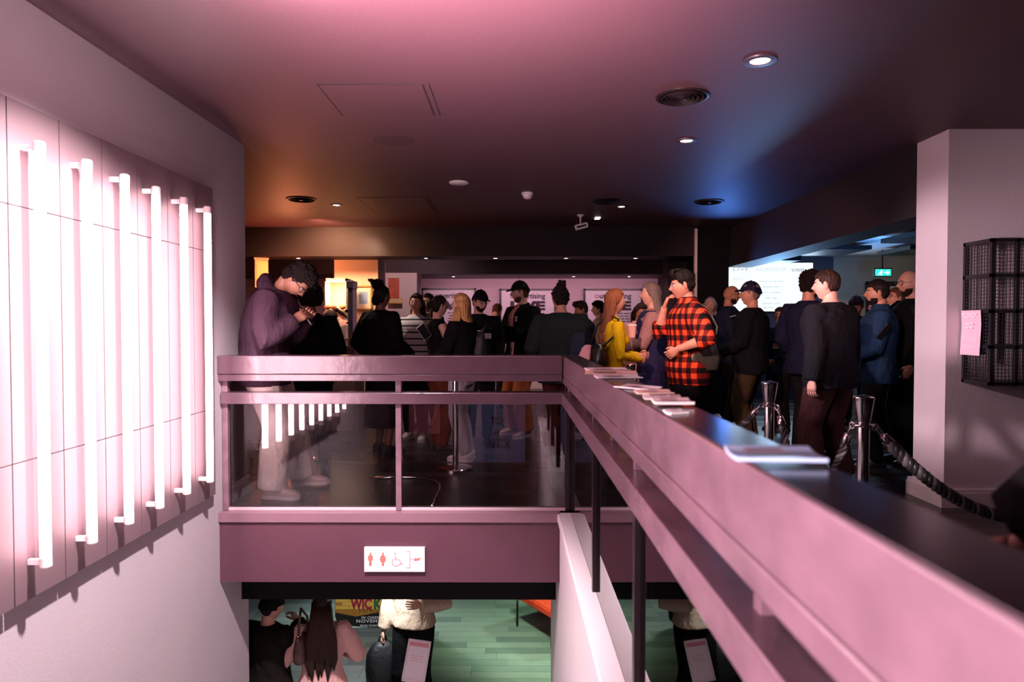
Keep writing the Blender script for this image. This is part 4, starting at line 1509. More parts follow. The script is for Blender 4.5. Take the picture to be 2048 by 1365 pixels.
p_bar = person('bar worker in glasses with glossy dark hair leaning down behind the counter', px_person(722, 9.1), 9.1, 108, H=1.66, fem=True, lean=22, hunch=14,
               head=(0, 22, 0), hair='ponytail', skin='pale', glasses='black', rh=(.08, .42, 1.02), lh=(-.05, .40, 1.00), top=('top', (.30, .20, .18), .82, .02, 1.0), legs=(.01, .01, .012))
p_updo = person('woman in loose black top with pinned-up dark locs, seen from behind', px_person(762, 6.85), 6.85, -38, H=1.70, fem=True, w=1.13,
                hair='locs', skin='brown', rh=(.25, .17, 1.02), lh=(-.25, .12, 1.00), top=('top', (.006, .005, .006), .74, .055, 1.0), legs=None,
                skirt=(.28, .03, cloth('skirt_black', (.008, .007, .008))), shoe=((.01, .01, .01), (.01, .01, .01)), rf=(.09, .0), lf=(-.10, .05))
p_stripe = person('smiling dark-haired woman in white top with thin black stripes, facing the camera', px_person(832, 7.75), 7.75, 172, H=1.66, fem=True, w=1.12,
                  hair='bob', hm=H_DBROWN, skin='light', head=(0, 2, -6), top=('striped_top', (1, 1, 1), .72, .035, 1.0), topmat=stripe_mat(), legs=(.012, .012, .015), rh=(.18, .24, 1.06), lh=(-.24, .05, .86),
                  rf=(.09, -.02), lf=(-.1, .06), shoe=((.7, .68, .66), (.7, .7, .7)))
person('dark-haired woman in black half hidden behind the striped top', px_person(858, 8.7), 8.7, 150, H=1.70, fem=True, hair='longfront', hm=H_BLACK, skin='tan',
       top=('top', (.01, .008, .012), .78, .03, 1.0), legs=(.01, .01, .012))
p_bun = person('woman with dark bun and sleeveless black top, bare arm towards the camera', px_person(876, 6.95), 6.95, -62, H=1.60, fem=True, hair='bun', skin='light',
               rh=(.10, .30, 1.05), lh=(-.12, .32, 1.10), relb=(.6, -.4, -1), top=('sleeveless_top', (.008, .007, .008), .78, .018, 0), legs=(.16, .035, .02), legease=.03)
p_blonde = person('long-haired blonde woman in black top, pale jeans and white trainers', px_person(925, 6.48), 6.48, 62, H=1.60, fem=True, w=1.06, hair='longfront', hm=H_BLONDE, skin='pale',
                  rh=(.10, .26, 1.10), lh=(-.14, .28, 1.02), relb=(.7, -.3, -1), lelb=(-.6, -.5, -1), top=('top', (.007, .007, .009), .84, .04, 1.0), legs=(.50, .42, .52), legease=.012, flare=.01,
                  rf=(.16, .02), lf=(-.02, -.05), shoe=((.80, .70, .72), (.82, .76, .78)), head=(12, 0, 0))
p_cap1 = person('man in black cap and dark glasses, black jacket with name badge, beside the blonde woman', px_person(957, 7.4), 7.4, 188, H=1.665, w=1.05, hair='short', hm=H_BLACK, cap=(.008, .008, .009), glasses='black', skin='light',
                head=(28, 8, 0), top=('jacket', (.010, .009, .010), .78, .045, 1.0), legs=(.03, .02, .02), lh=(-.18, .22, .98), rh=(.22, .12, .92), beard=1)
p_cap1.badge(-.09, 1.24, .075, .055, .165)
p_denim = person('man with cropped hair in pale blue denim shirt, back turned, far behind', px_person(987, 10.6), 10.6, -20, H=1.66, w=.95, hair='fade', hm=H_BROWN, skin='pale',
                 head=(0, 18, 0), hunch=12, top=('denim_shirt', (.20, .34, .56), .80, .03, 1.0), legs=(.012, .012, .02), rh=(.12, .28, 1.1), lh=(-.14, .26, 1.1))
p_cap2 = person('bearded man in black cap, open black jacket over pink t-shirt, orange trousers', px_person(1044, 8.0), 8.0, 128, H=1.80, w=1.05, hair='short', hm=H_BROWN, cap=(.008, .008, .009), skin='pale',
                beard=1, head=(-28, 4, 0), rh=(.16, .30, 1.10), lh=(-.10, .34, 1.14), rn=(0, 0, 1), ln=(0, 0, 1), top=('jacket', (.008, .008, .009), .76, .05, 1.0), undershirt=(.78, .42, .46),
                legs=(.52, .16, .06), legease=.035, flare=.02, shoe=((.60, .42, .42), (.7, .55, .56)), rf=(.12, .0), lf=(-.12, .04), lelb=(-.8, -.5, -1))
p_cap2.badge(-.10, 1.33, .03, .06, .165)
p_back = person('person with curly dark topknot in dark green jacket, back to the camera', px_person(1122, 6.35), 6.35, -12, H=1.66, w=1.12, hair='topbun', hm=H_CURL, skin='tan',
                head=(30, 0, 0), rh=(.24, .16, 1.0), lh=(-.24, .14, .98), top=('jacket', (.016, .022, .024), .74, .05, 1.0), legs=(.075, .018, .014), legease=.012, rf=(.06, .03), lf=(-.05, -.04))
person('man with dark crest of hair in navy jacket, face lowered, behind the green jacket', px_person(1168, 9.3), 9.3, 100, H=1.62, hair='quiff', hm=H_DBROWN, skin='tan', head=(0, 16, 0),
       top=('jacket', (.012, .018, .05), .78, .04, 1.0), legs=(.01, .01, .012), rh=(.1, .3, 1.1), lh=(-.1, .3, 1.1))
person('man with pale face in light shirt, nearly hidden behind the woman in yellow', px_person(1197, 11.0), 11.0, 95, H=1.66, hair='curly', hm=H_BLACK, skin='pale', top=('shirt', (.45, .43, .45), .8, .03, 1.0), legs=(.01, .01, .012), w=.9)
p_yel = person('auburn-haired woman in fitted yellow dress holding a pale cup', px_person(1226, 5.95), 5.95, -78, H=1.615, fem=True, w=1.0, hair='long', hm=H_AUBURN, skin='light', head=(0, 2, 0),
               rh=(.10, .23, 1.085), lh=(-.03, .27, 1.12), relb=(.5, -.7, -1), lelb=(-.5, -.5, -1), rn=(-1, 0, 0), ln=(1, 0, 0), curl=.75, top=('yellow_dress_top', (.74, .50, .008), .80, .010, 1.0), legs=None,
               skirt=(.42, -.005, cloth('yellow_skirt', (.74, .50, .008))), shoe=((.6, .5, .5), (.6, .5, .5)))
p_yel.badge(.10, .90, .085, .07, .125)
p_navy = person('woman with long grey-brown hair in navy dress and pinkish cardigan, facing left', px_person(1304, 6.55), 6.55, 78, H=1.71, fem=True, w=1.03, hair='long', hm=H_GREY, skin='pale',
                rh=(.10, .30, 1.14), lh=(-.12, .32, 1.12), relb=(.8, -.4, -1), top=('cardigan', (.36, .20, .22), .98, .035, 1.0), legs=None, skirt=(.40, .02, cloth('navy_skirt', (.030, .028, .13))), head=(0, 0, 0))
bm = bmesh.new()
loft(bm, [[p_navy.U(q) * p_navy.s for q in ell(V((0, 0, zz)), V((1, 0, 0)), V((0, 1, 0)), rx, ry, 20)] for zz, rx, ry in ((.86, .185, .155), (1.02, .165, .145), (1.2, .178, .168), (1.33, .20, .165), (1.42, .165, .13), (1.47, .10, .09))])
remeshed('navy_bodice', bm, cloth('navy_bodice', (.022, .022, .085)), .012, p_navy.o, 3)
person('dark-haired woman in pale pink jumper looking down, between the yellow and navy dresses', px_person(1278, 8.4), 8.4, 196, H=1.585, fem=True, hair='bob', hm=H_DBROWN, skin='tan', head=(0, 22, 0),
       top=('pink_jumper', (.70, .33, .36), .82, .05, 1.0), legs=(.02, .012, .015), rh=(.14, .28, 1.1), lh=(-.16, .26, 1.1), glasses='black')
p_plaid = person('big man in red and black checked shirt, hand at his mouth, other on his hip', px_person(1378, 5.75), 5.75, 84, H=1.755, w=1.16, belly=.03, hair='quiff', hm=H_BLACK, skin='light',
                 head=(4, 4, 0), hunch=4, rh=(.07, .195, 1.455), lh=(-.27, .13, 1.10), relb=(.4, .3, -1), lelb=(-.6, -1.5, .3), rn=(-.3, -1, .2), rd=(-.2, -.45, .7), ln=(1, -.2, .2), ld=(.2, .2, -.5), curl=.75,
                 top=('checked_shirt', (1, 0, 0), .80, .040, .6), topmat=plaid_mat(), legs=(.010, .010, .013), legease=.03, shoe=((.01, .01, .01), (.3, .3, .3)), collar=True)

# ---- right half of the crowd
person('woman with pale bobbed hair peering out behind the checked shirt', px_person(1420, 9.4), 9.4, 165, H=1.68, fem=True, hair='bob', hm=hairmat('ash', (.40, .36, .38)), skin='light', head=(0, 0, 0),
       top=('jacket', (.008, .008, .01), .78, .04, 1.0), legs=(.01, .01, .012), shoe=((.5, .4, .4), (.5, .4, .4)))
p_bald = person('bald bearded man with glasses in dark shirt facing right, in front of the screen edge', px_person(1458, 8.6), 8.6, -112, H=1.80, w=1.08, hair='bald', skin='tan', beard=1, glasses='black', hm=H_DBROWN,
                rh=(.12, .30, 1.12), lh=(-.10, .32, 1.14), top=('shirt', (.012, .016, .04), .80, .035, 1.0), legs=(.01, .01, .013), head=(0, 6, 0))
p_ncap = person('man in navy cap and black jumper seen from behind, against the bright screen', px_person(1502, 7.1), 7.1, 58, H=1.735, w=1.10, belly=.02, hair='fade', hm=H_GREY, cap=(.010, .014, .045), skin='light',
                head=(16, -2, 0), rh=(.22, .22, 1.02), lh=(-.18, .26, 1.02), top=('jumper', (.008, .010, .016), .78, .045, 1.0), legs=(.05, .035, .02), legease=.03)
p_short = person('short dark-haired woman in navy shirt with name badge below the screen, facing left', px_person(1562, 8.4), 8.4, 118, H=1.52, fem=True, w=1.12, hair='bun', hm=H_DBROWN, skin='tan',
                 rh=(.10, .26, .98), lh=(-.12, .27, 1.0), relb=(.7, -.5, -1), lelb=(-.7, -.5, -1), top=('shirt', (.012, .016, .05), .80, .035, 1.0), legs=(.01, .01, .014), head=(-10, 0, 0))
p_short.badge(-.06, 1.20, .09, .06, .165)
p_cury = person('dark wavy-haired man in navy top, half behind the big man in black', px_person(1617, 6.6), 6.6, -52, H=1.80, w=1.02, hair='curly', hm=H_BLACK, skin='light', beard=1,
                head=(-14, 2, 0), rh=(.12, .26, 1.0), lh=(-.22, .14, .95), top=('jumper', (.010, .014, .045), .78, .04, 1.0), legs=(.01, .01, .013))
p_big = person('big man in black jumper and dark brown trousers standing with his back to the rope', px_person(1662, 5.45), 5.45, 32, H=1.735, w=1.17, hair='fade', hm=H_DBROWN, skin='pale',
               head=(22, 0, 0), lean=2, rh=(.27, .02, .80), lh=(-.30, -.04, .78), top=('jumper', (.010, .011, .016), .77, .05, 1.0), legs=(.055, .020, .022), legease=.03, flare=.018,
               rf=(.16, -.02), lf=(-.17, .02), shoe=((.02, .015, .02), (.75, .65, .68)), curl=.6)
person('person with blue-lit cropped curls, face lowered, far behind the two dark shirts', px_person(1712, 8.9), 8.9, 150, H=1.66, hair='curly', hm=H_BLACK, skin='brown', head=(0, 24, 0), top=('jacket', (.01, .012, .02), .8, .04, 1.0), legs=(.01, .01, .012))
p_blue = person('bearded man with neat dark hair in deep blue shirt, facing left by the pillar', px_person(1757, 6.15), 6.15, 66, H=1.70, w=1.08, hair='fade', hm=H_BLACK, skin='tan', beard=1,
                head=(4, 0, 0), rh=(.12, .32, 1.05), lh=(-.16, .26, 1.04), relb=(.7, -.5, -1), top=('shirt', (.010, .030, .075), .78, .04, 1.0), legs=(.012, .014, .016), collar=True)
person('man in glasses with chin raised, between the blue shirt and the bald man', px_person(1787, 7.3), 7.3, 92, H=1.69, hair='short', hm=H_BROWN, skin='light', head=(0, -16, 0), glasses='wire', top=('jacket', (.008, .008, .010), .78, .045, 1.0), legs=(.01, .01, .012),
       rh=(.1, .3, 1.1), lh=(-.1, .3, 1.1))
p_bald2 = person('bald man with glasses and grey stubble half hidden by the white pillar', px_person(1822, 6.35), 6.35, 88, H=1.81, hair='bald', skin='light', hm=H_GREY, beard=1, glasses='wire', head=(0, 4, 0),
                 rh=(.12, .28, 1.38), lh=(-.2, .1, .9), top=('jacket', (.008, .008, .010), .76, .045, 1.0), legs=(.01, .01, .012))
# person leaning on the side rail next to the camera
p_near = person('person in black coat leaning a hand on the near end of the side rail', 1.12, .93, 62, H=1.74, w=1.10, hair='short', hm=H_BLACK, skin='light',
                rh=(.26, .16, .90), lh=(-.12, .43, .905), lelb=(-1, -.2, -.45), ld=(.1, .1, -1.2), ln=(.8, .2, -.3), top=('coat', (.006, .006, .007), .62, .07, 1.0), legs=(.01, .01, .012), lean=2, curl=.45)

# ---- people in the lower lobby
p_l1 = person('man in black knitted hat and black jacket, back turned, in the lower lobby', px_person(532, 5.52), 5.52, -22, z=LOW, H=1.60, w=1.02, hair='short', hm=H_BLACK, skin='light', cap=None,
              head=(-30, 8, 0), rh=(.10, .26, 1.42), lh=(-.26, .10, .92), relb=(1, -.2, -1), curl=.8, top=('jacket', (.012, .010, .008), .74, .055, 1.0), legs=(.01, .01, .012))
p_l2 = person('woman with very long dark hair in pale pink coat, back turned, lower lobby', px_person(640, 5.55), 5.55, 14, z=LOW, H=1.60, fem=True, w=1.15, hair='long', hm=H_DBROWN, skin='light',
              rh=(.20, .22, 1.12), lh=(-.22, .22, 1.20), relb=(1, -.6, -1), lelb=(-1, -.7, -1), top=('coat', (.62, .36, .33), .50, .050, 1.0), legs=(.02, .025, .05))
bm = bmesh.new()
loft(bm, [[q * p_l2.s for q in ell(V((0, 0, zz)), V((1, 0, 0)), V((0, 1, 0)), rx, ry, 20)] for zz, rx, ry in ((.55, .235, .17), (.75, .225, .165), (.95, .205, .155), (1.05, .18, .14))])
remeshed('coat_skirt', bm, cloth('top_0.620_0.360_0.330', (.62, .36, .33)), .013, p_l2.o, 3)
bm = bmesh.new()
HMl = p_l2.HM
for i in range(9):
    a_ = -.075 + .15 * i / 8
    b0 = HMl @ V((a_ * .9, -.085, .02)); k_ = .52 + .06 * math.sin(i * 2.3)
    tube(bm, [b0, b0 + V((a_ * .2, -.050, -.13)), b0 + V((a_ * .45, -.105, -.24)), b0 + V((a_ * .6, -.100, -k_ * .8)), b0 + V((a_ * .5, -.085, -k_))], [.022, .028, .030, .024, .005], 8)
obj('long_strands', bm, H_DBROWN, p_l2.o, smooth=True)
p_l3 = person('person in cream sweatshirt and black trousers carrying a black bag in the lower lobby', px_person(826, 6.5), 6.5, 168, z=LOW, H=1.75, w=.97, hair='short', hm=H_BLACK, skin='tan',
              rh=(.28, .07, .86), lh=(-.16, .25, 1.22), lelb=(-1, -.5, -.6), top=('sweatshirt', (.48, .36, .26), .90, .055, 1.0), legs=(.006, .006, .007), legease=.035, flare=.03)

# ================================================================ THINGS PEOPLE HOLD OR CARRY
h = W_(p_hood, V((0, .41, 1.30)) * p_hood.s)
phone(h, (R(35), R(0), R(-90)), 'black phone held up by the hooded man').location = atY(614, 634, 5.06)
# cup of the woman in yellow
q = atY(1264, 657, 5.93)
t = empty('paper_cup', q - V((0, 0, .08)), label='pale pink takeaway cup held by the woman in yellow', cat='cup')
bm = bmesh.new(); lathe(bm, [(.030, 0), (.041, .10), (.042, .102), (.038, .101), (.028, .004)], n=24); obj('cup', bm, mat('cup_pink', (.85, .55, .55), .5), t, smooth=True, angle=40)
bm = bmesh.new(); lathe(bm, [(.044, .100), (.044, .108), (.034, .116), (.002, .117)], n=24); obj('lid', bm, m_white, t, smooth=True, angle=40)


def tote(name, loc, rz, w_, h_, d_, m, label, strap=None, mouth=.9, cat='bag', leather=False):
    t = empty(name, loc, R(rz), label, cat)
    bm = bmesh.new()
    loft(bm, [[q for q in ell(V((0, 0, z)), V((1, 0, 0)), V((0, 1, 0)), a, b, 20, 3)] for z, a, b in ((0, w_ * .40, d_ * .45), (.02, w_ * .48, d_ * .52), (h_ * .45, w_ * .52, d_ * .5), (h_ * .8, w_ * .5 * mouth, d_ * .38), (h_, w_ * .46 * mouth, d_ * .18))])
    obj('bag_body', bm, m, t, smooth=True)
    bm = bmesh.new(); tube(bm, [(-w_ * .40 * mouth, 0, h_), (0, 0, h_ + .012), (w_ * .40 * mouth, 0, h_)], .006, 8); obj('zip', bm, m_chrome, t, smooth=True)
    if strap:
        bm = bmesh.new(); tube(bm, [V(p) for p in strap], .009, 8, flat=1.3); obj('strap', bm, m, t, smooth=True)
    return t


m_bag = mat('black_leather', (.012, .011, .012), .32, bump=.5, bump_scale=25)
m_greyleather = mat('grey_leather', (.05, .055, .055), .28, bump=.6, bump_scale=14, noise_amt=.2, noise_scale=8)
q = atY(1192, 737, 5.85)
tote('shoulder_bag', q, -70, .24, .20, .12, m_bag, 'black leather shoulder bag behind the woman in yellow', [(-.09, 0, .2), (-.09, .05, .36), (.0, .12, .46), (.10, .16, .42), (.11, .12, .28), (.09, .02, .19)])
q = atY(1166, 738, 5.8)
bm = bmesh.new()
for i in range(5):
    tube(bm, [(.012 * i - .03, .01 * (i % 2), 0), (.014 * i - .02, 0, .09), (.010 * i + .01, .012, .17), (.008 * i + .03, .0, .20)], [.022, .026, .020, .012], 10)
remeshed('scarf', bm, cloth('scarf_pink', (.75, .35, .42)), .008, None, 3, label='pink scarf draped over the black shoulder bag', cat='scarf').location = q
q = atY(1404, 742, 5.62)
tote('leather_bag', q, 20, .30, .23, .15, m_greyleather, 'shiny grey leather shoulder bag behind the checked shirt', [(.12, 0, .22), (.16, .02, .36), (.12, .10, .52), (.02, .16, .58)])
q = atY(1163, 722, 6.2)
bm = bmesh.new()
for i in range(6):
    tube(bm, [(.02 * i - .09, .015 * (i % 2), -.02), (.022 * i - .07, 0, .08), (.018 * i - .07, .012, .20), (.012 * i - .06, .0, .26)], [.035, .045, .040, .02], 10)
remeshed('denim_jacket', bm, cloth('denim_dark', (.018, .026, .045)), .011, None, 3, label='dark denim jacket carried over the arm of the person with the topknot', cat='jacket').location = q
# notebooks, tablets and drinks
def slate(px, py, Y, rot, size, label, m, cat='tablet', name='tablet'):
    return phone(atY(px, py, Y), rot, label, size, m, name, cat)


slate(1018, 656, 7.68, (R(72), R(8), R(-25)), (.20, .012, .15), 'dark notebook held by the man in the open jacket', mat('book_dark', (.02, .012, .014), .4), 'notebook', 'notebook')
slate(848, 664, 6.72, (R(20), R(-38), R(20)), (.09, .008, .17), 'white-edged phone held by the woman with the bare arm', mat('phone_white', (.7, .66, .68), .3))
slate(1476, 633, 8.25, (R(80), 0, R(20)), (.16, .010, .11), 'pale tablet held by the bald bearded man', mat('tablet_pale', (.55, .6, .7), .3))
slate(1768, 664, 5.85, (R(30), R(20), R(30)), (.075, .009, .15), 'black phone in the hand of the man in the deep blue shirt', None, 'phone', 'phone')
#slate(1243, 757, 5.7, (R(0), R(0), R(0)), (.03, .01, .05), 'small lanyard card hanging by the rope post', m_white, 'card', 'card').location.z += 0
q = atY(692, 696, 8.50)
t = empty('plastic_cup', q, label='clear plastic cup with straw in the hand of the bar worker', cat='cup')
bm = bmesh.new(); lathe(bm, [(.030, 0), (.042, .12), (.044, .122), (.040, .120), (.028, .004)], n=20); obj('cup', bm, mat('clear_plastic', (.75, .55, .45), .15), t, smooth=True, angle=40)
bm = bmesh.new(); tube(bm, [(.0, 0, .02), (.012, 0, .21)], .005); obj('straw', bm, m_white, t)
# backpack straps of the blonde woman and coat over the arm of capped man
q = atY(965, 700, 7.1)
bm = bmesh.new()
for i in range(6):
    tube(bm, [(.03 * i - .09, .02 * (i % 2), -.42), (.03 * i - .085, 0, -.2), (.026 * i - .08, .01, 0), (.02 * i - .06, .0, .09)], [.032, .036, .034, .018], 10)
remeshed('folded_coat', bm, cloth('coat_grey', (.035, .03, .036)), .011, None, 3, label='dark grey coat hanging over the arm of the capped man in glasses', cat='coat').location = q
q = atY(948, 722, 6.5)
tote('backpack', q, 150, .26, .28, .13, mat('backpack_black', (.010, .010, .012), .6, bump=.5, bump_scale=20), 'black backpack on the back of the blonde woman', [(-.08, 0, .27), (-.10, -.06, .34), (-.09, -.16, .30)])
# black bag held in the lower lobby
q = p_l3.hand(0)
t = empty('holdall', (q.x, q.y, q.z - .50), R(20), 'limp black rucksack held by its top handle in the lower lobby', 'bag')
bm = bmesh.new()
loft(bm, [[p for p in ell(V((0, 0, z)), V((1, 0, 0)), V((0, 1, 0)), a, b, 20, 2.6)] for z, a, b in ((0, .13, .08), (.03, .155, .10), (.20, .165, .11), (.33, .155, .09), (.42, .105, .06), (.455, .05, .03))])
obj('bag_body', bm, mat('rucksack_black', (.008, .008, .009), .55, bump=.6, bump_scale=16), t, smooth=True)
bm = bmesh.new(); tube(bm, [(-.04, 0, .44), (-.03, 0, .49), (0, 0, .505), (.03, 0, .49), (.04, 0, .44)], .010, 8); obj('handle', bm, m_bag, t, smooth=True)
bm = bmesh.new(); loft(bm, [[p for p in ell(V((0, .10, z)), V((1, 0, 0)), V((0, 1, 0)), a, .035, 16, 2.6)] for z, a in ((.05, .10), (.07, .12), (.20, .12), (.24, .10))]); obj('front_pocket', bm, m_bag, t, smooth=True)
# brown strap bag of the woman in pink
q = atY(607, 1310, 5.40)
tote('handbag', q - V((0, 0, .05)), 70, .20, .22, .09, mat('brown_leather', (.05, .02, .016), .4), 'brown shoulder bag at the left arm of the woman in the pink coat', [(-.06, 0, .22), (-.05, 0, .34), (.0, .02, .42), (.05, 0, .34), (.06, 0, .22)])
# knitted hat
HM = p_l1.HM
bm = bmesh.new()
def hatf(d):
    p = head_pt(d)
    k_ = sstep((d.z - (-.02 if d.y < .2 else .22)) / .06 + .5)
    return p * (1 + ((.022 + .012 * sstep((d.z - .4) / .6)) * k_ - .010 * (1 - k_)) / p.length)
add_grid(bm, sphere_grid(hatf, 48, 36), HM); obj('hat', bm, cloth('hat_black', (.007, .007, .008)), p_l1.o, smooth=True)

# ================================================================ ROPE BARRIERS
m_rope = mat('rope_black', (.035, .035, .036), .38, noise_amt=.2, noise_scale=80)
m_rope2 = mat('rope_grey_thread', (.15, .145, .145), .45)


def stanchion(x, y, label, group='polished rope barrier posts', ang=(180, 0), h=.985, rb=.155):
    t = empty('barrier_post', (x, y, 0), label=label, cat='barrier post', group=group)
    bm = bmesh.new(); lathe(bm, [(rb, 0), (rb, .012), (rb * .96, .020), (.05, .030), (.03, .036)], n=36); obj('base', bm, m_chrome, t, smooth=True, angle=35)
    bm = bmesh.new(); lathe(bm, [(.026, .03), (.026, h - .10)], n=24); obj('pole', bm, m_chrome, t, smooth=True, angle=40)
    bm = bmesh.new(); lathe(bm, [(.026, h - .115), (.030, h - .10), (.044, h - .008), (.044, h - .002), (.038, h), (.010, h + .006), (.001, h + .007)], n=28); obj('flared_cap', bm, m_chrome, t, smooth=True, angle=40)
    bm = bmesh.new(); lathe(bm, [(.027, h - .135), (.040, h - .132), (.046, h - .126), (.046, h - .122), (.030, h - .118)], n=28); obj('hook_ring', bm, m_chrome, t, smooth=True, angle=30)
    for a in ang:
        c = V((.052 * math.cos(R(a)), .052 * math.sin(R(a)), h - .135))
        bm = bmesh.new()
        tube(bm, [c + V((.012 * math.cos(q) * math.cos(R(a)), .012 * math.cos(q) * math.sin(R(a)), .014 * math.sin(q))) for q in [2 * PI * i / 12 for i in range(13)]], .004, 6)
        obj('hook', bm, m_chrome, t, smooth=True)
    return t


def rope(p0, p1, sag, label, rad=.017, turns=None, n=90, group='black twisted barrier ropes'):
    p0, p1 = V(p0), V(p1)
    t = empty('barrier_rope', p0, 0, label, 'rope', group)
    pts = []
    for i in range(n + 1):
        f = i / n
        p = (p1 - p0) * f
        p.z -= sag * (1 - (2 * f - 1) ** 2)
        pts.append(p)
    L = sum((b - a).length for a, b in zip(pts, pts[1:]))
    turns = turns or L / .075
    a0 = max(2, int(.085 * n / L)); a1 = n - a0
    for k_ in range(3):
        bm = bmesh.new()
        hp = []
        for i in range(a0, a1 + 1):
            for sub in range(3):
                f = min(n, i + sub / 3)
                j = min(n - 1, int(f)); fr = f - j
                p = pts[j].lerp(pts[j + 1], fr)
                d = (pts[j + 1] - pts[j]).normalized()
                u = d.cross(V((0, 0, 1))).normalized(); v = d.cross(u)
                q = 2 * PI * (turns * f / n + k_ / 3)
                hp.append(p + (u * math.cos(q) + v * math.sin(q)) * rad * .55)
        tube(bm, hp, rad * .60, 7)
        obj('strand', bm, m_rope if k_ else m_rope2, t, smooth=True)
    for e, (i0, i1) in enumerate(((0, a0 + 1), (n, a1 - 1))):
        A, B = pts[i0], pts[i1]
        d = (B - A).normalized()
        bm = bmesh.new()
        rr_ = min(rad, .018)
        tube(bm, [A + d * .045, A + d * .052, A + d * .095, A + d * .10], [rr_ * .5, rr_ * 1.0, rr_ * 1.25, rr_ * 1.1], 14)
        obj('end_ferrule', bm, m_chrome, t, smooth=True)
        u = d.cross(V((0, 0, 1))).normalized()
        bm = bmesh.new()
        tube(bm, [A + d * (.026 + .020 * math.cos(q)) + (u * .5 + V((0, 0, .8))) * (.012 * math.sin(q)) for q in [2 * PI * i / 14 for i in range(15)]], .0042, 6)
        obj('snap_hook', bm, m_chrome, t, smooth=True)
    return t


s2 = atY(1727, 800, 3.0); s1 = atY(1539, 770, 3.75)
S2 = V((s2.x, 3.0, 0)); S1 = V((s1.x, 3.75, 0)); S0 = V((atY(1264, 730, 5.45).x, 5.45, 0)); S3 = V((2.95, 2.95, 0))
stanchion(S2.x, S2.y, 'tallest-looking chrome rope post, right of the big man in black', ang=(120, 0))
stanchion(S1.x, S1.y, 'chrome rope post between the navy cap man and the big man in black', ang=(100, -60))
stanchion(S0.x, S0.y, 'chrome rope post beside the yellow dress', ang=(200, -40))
stanchion(-.535, 6.12, 'chrome post with round base at the feet of the blonde woman', ang=())
stanchion(-1.91, 6.55, 'chrome post with round base behind the hooded man', ang=())
zr = .85
rope(S2 + V((.055, 0, zr)), S3 + V((-.055, 0, zr)), .40, 'thick black twisted rope hanging across the white pillar', .025)
rope(S1 + V((.03, -.045, zr)), S2 + V((-.03, .045, zr)), .36, 'black twisted rope sagging between the two nearest chrome posts')
rope(S0 + V((.04, -.03, zr)), S1 + V((-.045, .02, zr)), .36, 'black twisted rope running back to the post by the yellow dress')

# ================================================================ LEAFLETS ON THE RAIL
m_leaf = [mat('leaflet_cream', (.9, .78, .74), .45), mat('leaflet_white', (.92, .88, .88), .35), mat('leaflet_peach', (.9, .62, .52), .45), mat('leaflet_blue_sheen', (.45, .60, .85), .25)]  # last one carries the screen's blue reflection in its colour


def leaflet(px, py, dz, rot, m, label, wd=.10, ln=.15, th=.004, name='leaflet'):
    q = atZ(px, py, 1.085 + dz)
    t = empty(name, q, R(rot), label, name, 'leaflets lying on the side rail')
    bm = bmesh.new()
    rw = []
    for i in range(5):
        y = -wd / 2 + wd * i / 4
        rw.append([bm.verts.new((x_, y, z_ + .006 * (abs(i - 2) / 2) ** 2 * (1 if i > 2 else .3))) for z_ in (0, th) for x_ in ((-ln / 2, ln / 2) if z_ == 0 else (ln / 2, -ln / 2))])
    for a, b in zip(rw, rw[1:]):
        for i in range(4):
            bm.faces.new((a[i], a[(i + 1) % 4], b[(i + 1) % 4], b[i]))
    bm.faces.new(rw[0][::-1]); bm.faces.new(rw[-1])
    obj('pages', bm, m, t)
    boxobj('printed_block', (-ln * .35, ln * .1, -wd * .3, wd * .2, th + .0062, th + .0066), mat('print_tone', (.42, .28, .30), .5), t)
    return t


leaflet(1215, 741, 0, 8, m_leaf[0], 'thin cream leaflet at the far end of the side rail', .10, .20)
leaflet(1222, 748, .006, -6, m_leaf[2], 'peach leaflet in front of the yellow dress', .12, .22)
leaflet(1236, 756, 0, 4, m_leaf[1], 'off-white leaflet below the peach one on the rail', .10, .18)
leaflet(1275, 778, .0, -50, m_leaf[1], 'white card set slantwise on the rail beyond the rope post', .07, .15)
leaflet(1308, 788, .012, 2, m_leaf[2], 'peach leaflet topmost of the stack overhanging the rail', .06, .105)
leaflet(1326, 799, .006, -3, m_leaf[0], 'cream leaflet in the middle of the overhanging stack', .06, .105)
leaflet(1345, 808, .004, 0, m_leaf[0], 'cream booklet nearest the camera in the overhanging stack', .07, .10, .007)
leaflet(1352, 828, -.002, 20, m_leaf[1], 'white card corner under the overhanging booklets', .035, .05)
leaflet(1548, 916, .004, -4, m_leaf[3], 'wide booklet with blue screen sheen in its colour, lying across the side rail near the camera', .085, .135, .006)

# ================================================================ BAR CORNER
m_warm = mat('bar_white', (.85, .70, .55), .5)
m_tile = mat('bar_front', (.18, .10, .09), .5)
t = empty('bar_counter', (-3.4, 8.3, 0), label='long bar counter with dark top behind the hooded man', cat='counter')
boxobj('counter_body', (-1.8, 1.45, 0, .5, 0, 1.0), m_tile, t); boxobj('worktop', (-1.85, 1.5, -.04, .54, 1.0, 1.04), mat('worktop_dark', (.05, .03, .03), .2), t)
Yd = 9.5
a, b = atY(650, 557, Yd), atY(693, 716, Yd)
t = empty('display_cabinet', ((a.x + b.x) / 2, Yd + .2, 0), label='tall white display cabinet with two lit shelves of pastries', cat='cabinet')
wd = b.x - a.x; zt = a.z
boxobj('back_panel', (-wd / 2, wd / 2, .15, .2, 0, zt), mat('cab_back', (.85, .62, .48), .6, noise_amt=.12, noise_scale=12), t)
zs = atY(670, 622, Yd).z
boxobj('top_panel', (-wd / 2, wd / 2, -.2, .2, zt - .04, zt), m_warm, t)
boxobj('shelf', (-wd / 2, wd / 2, -.2, .2, zs - .025, zs + .015), m_warm, t)
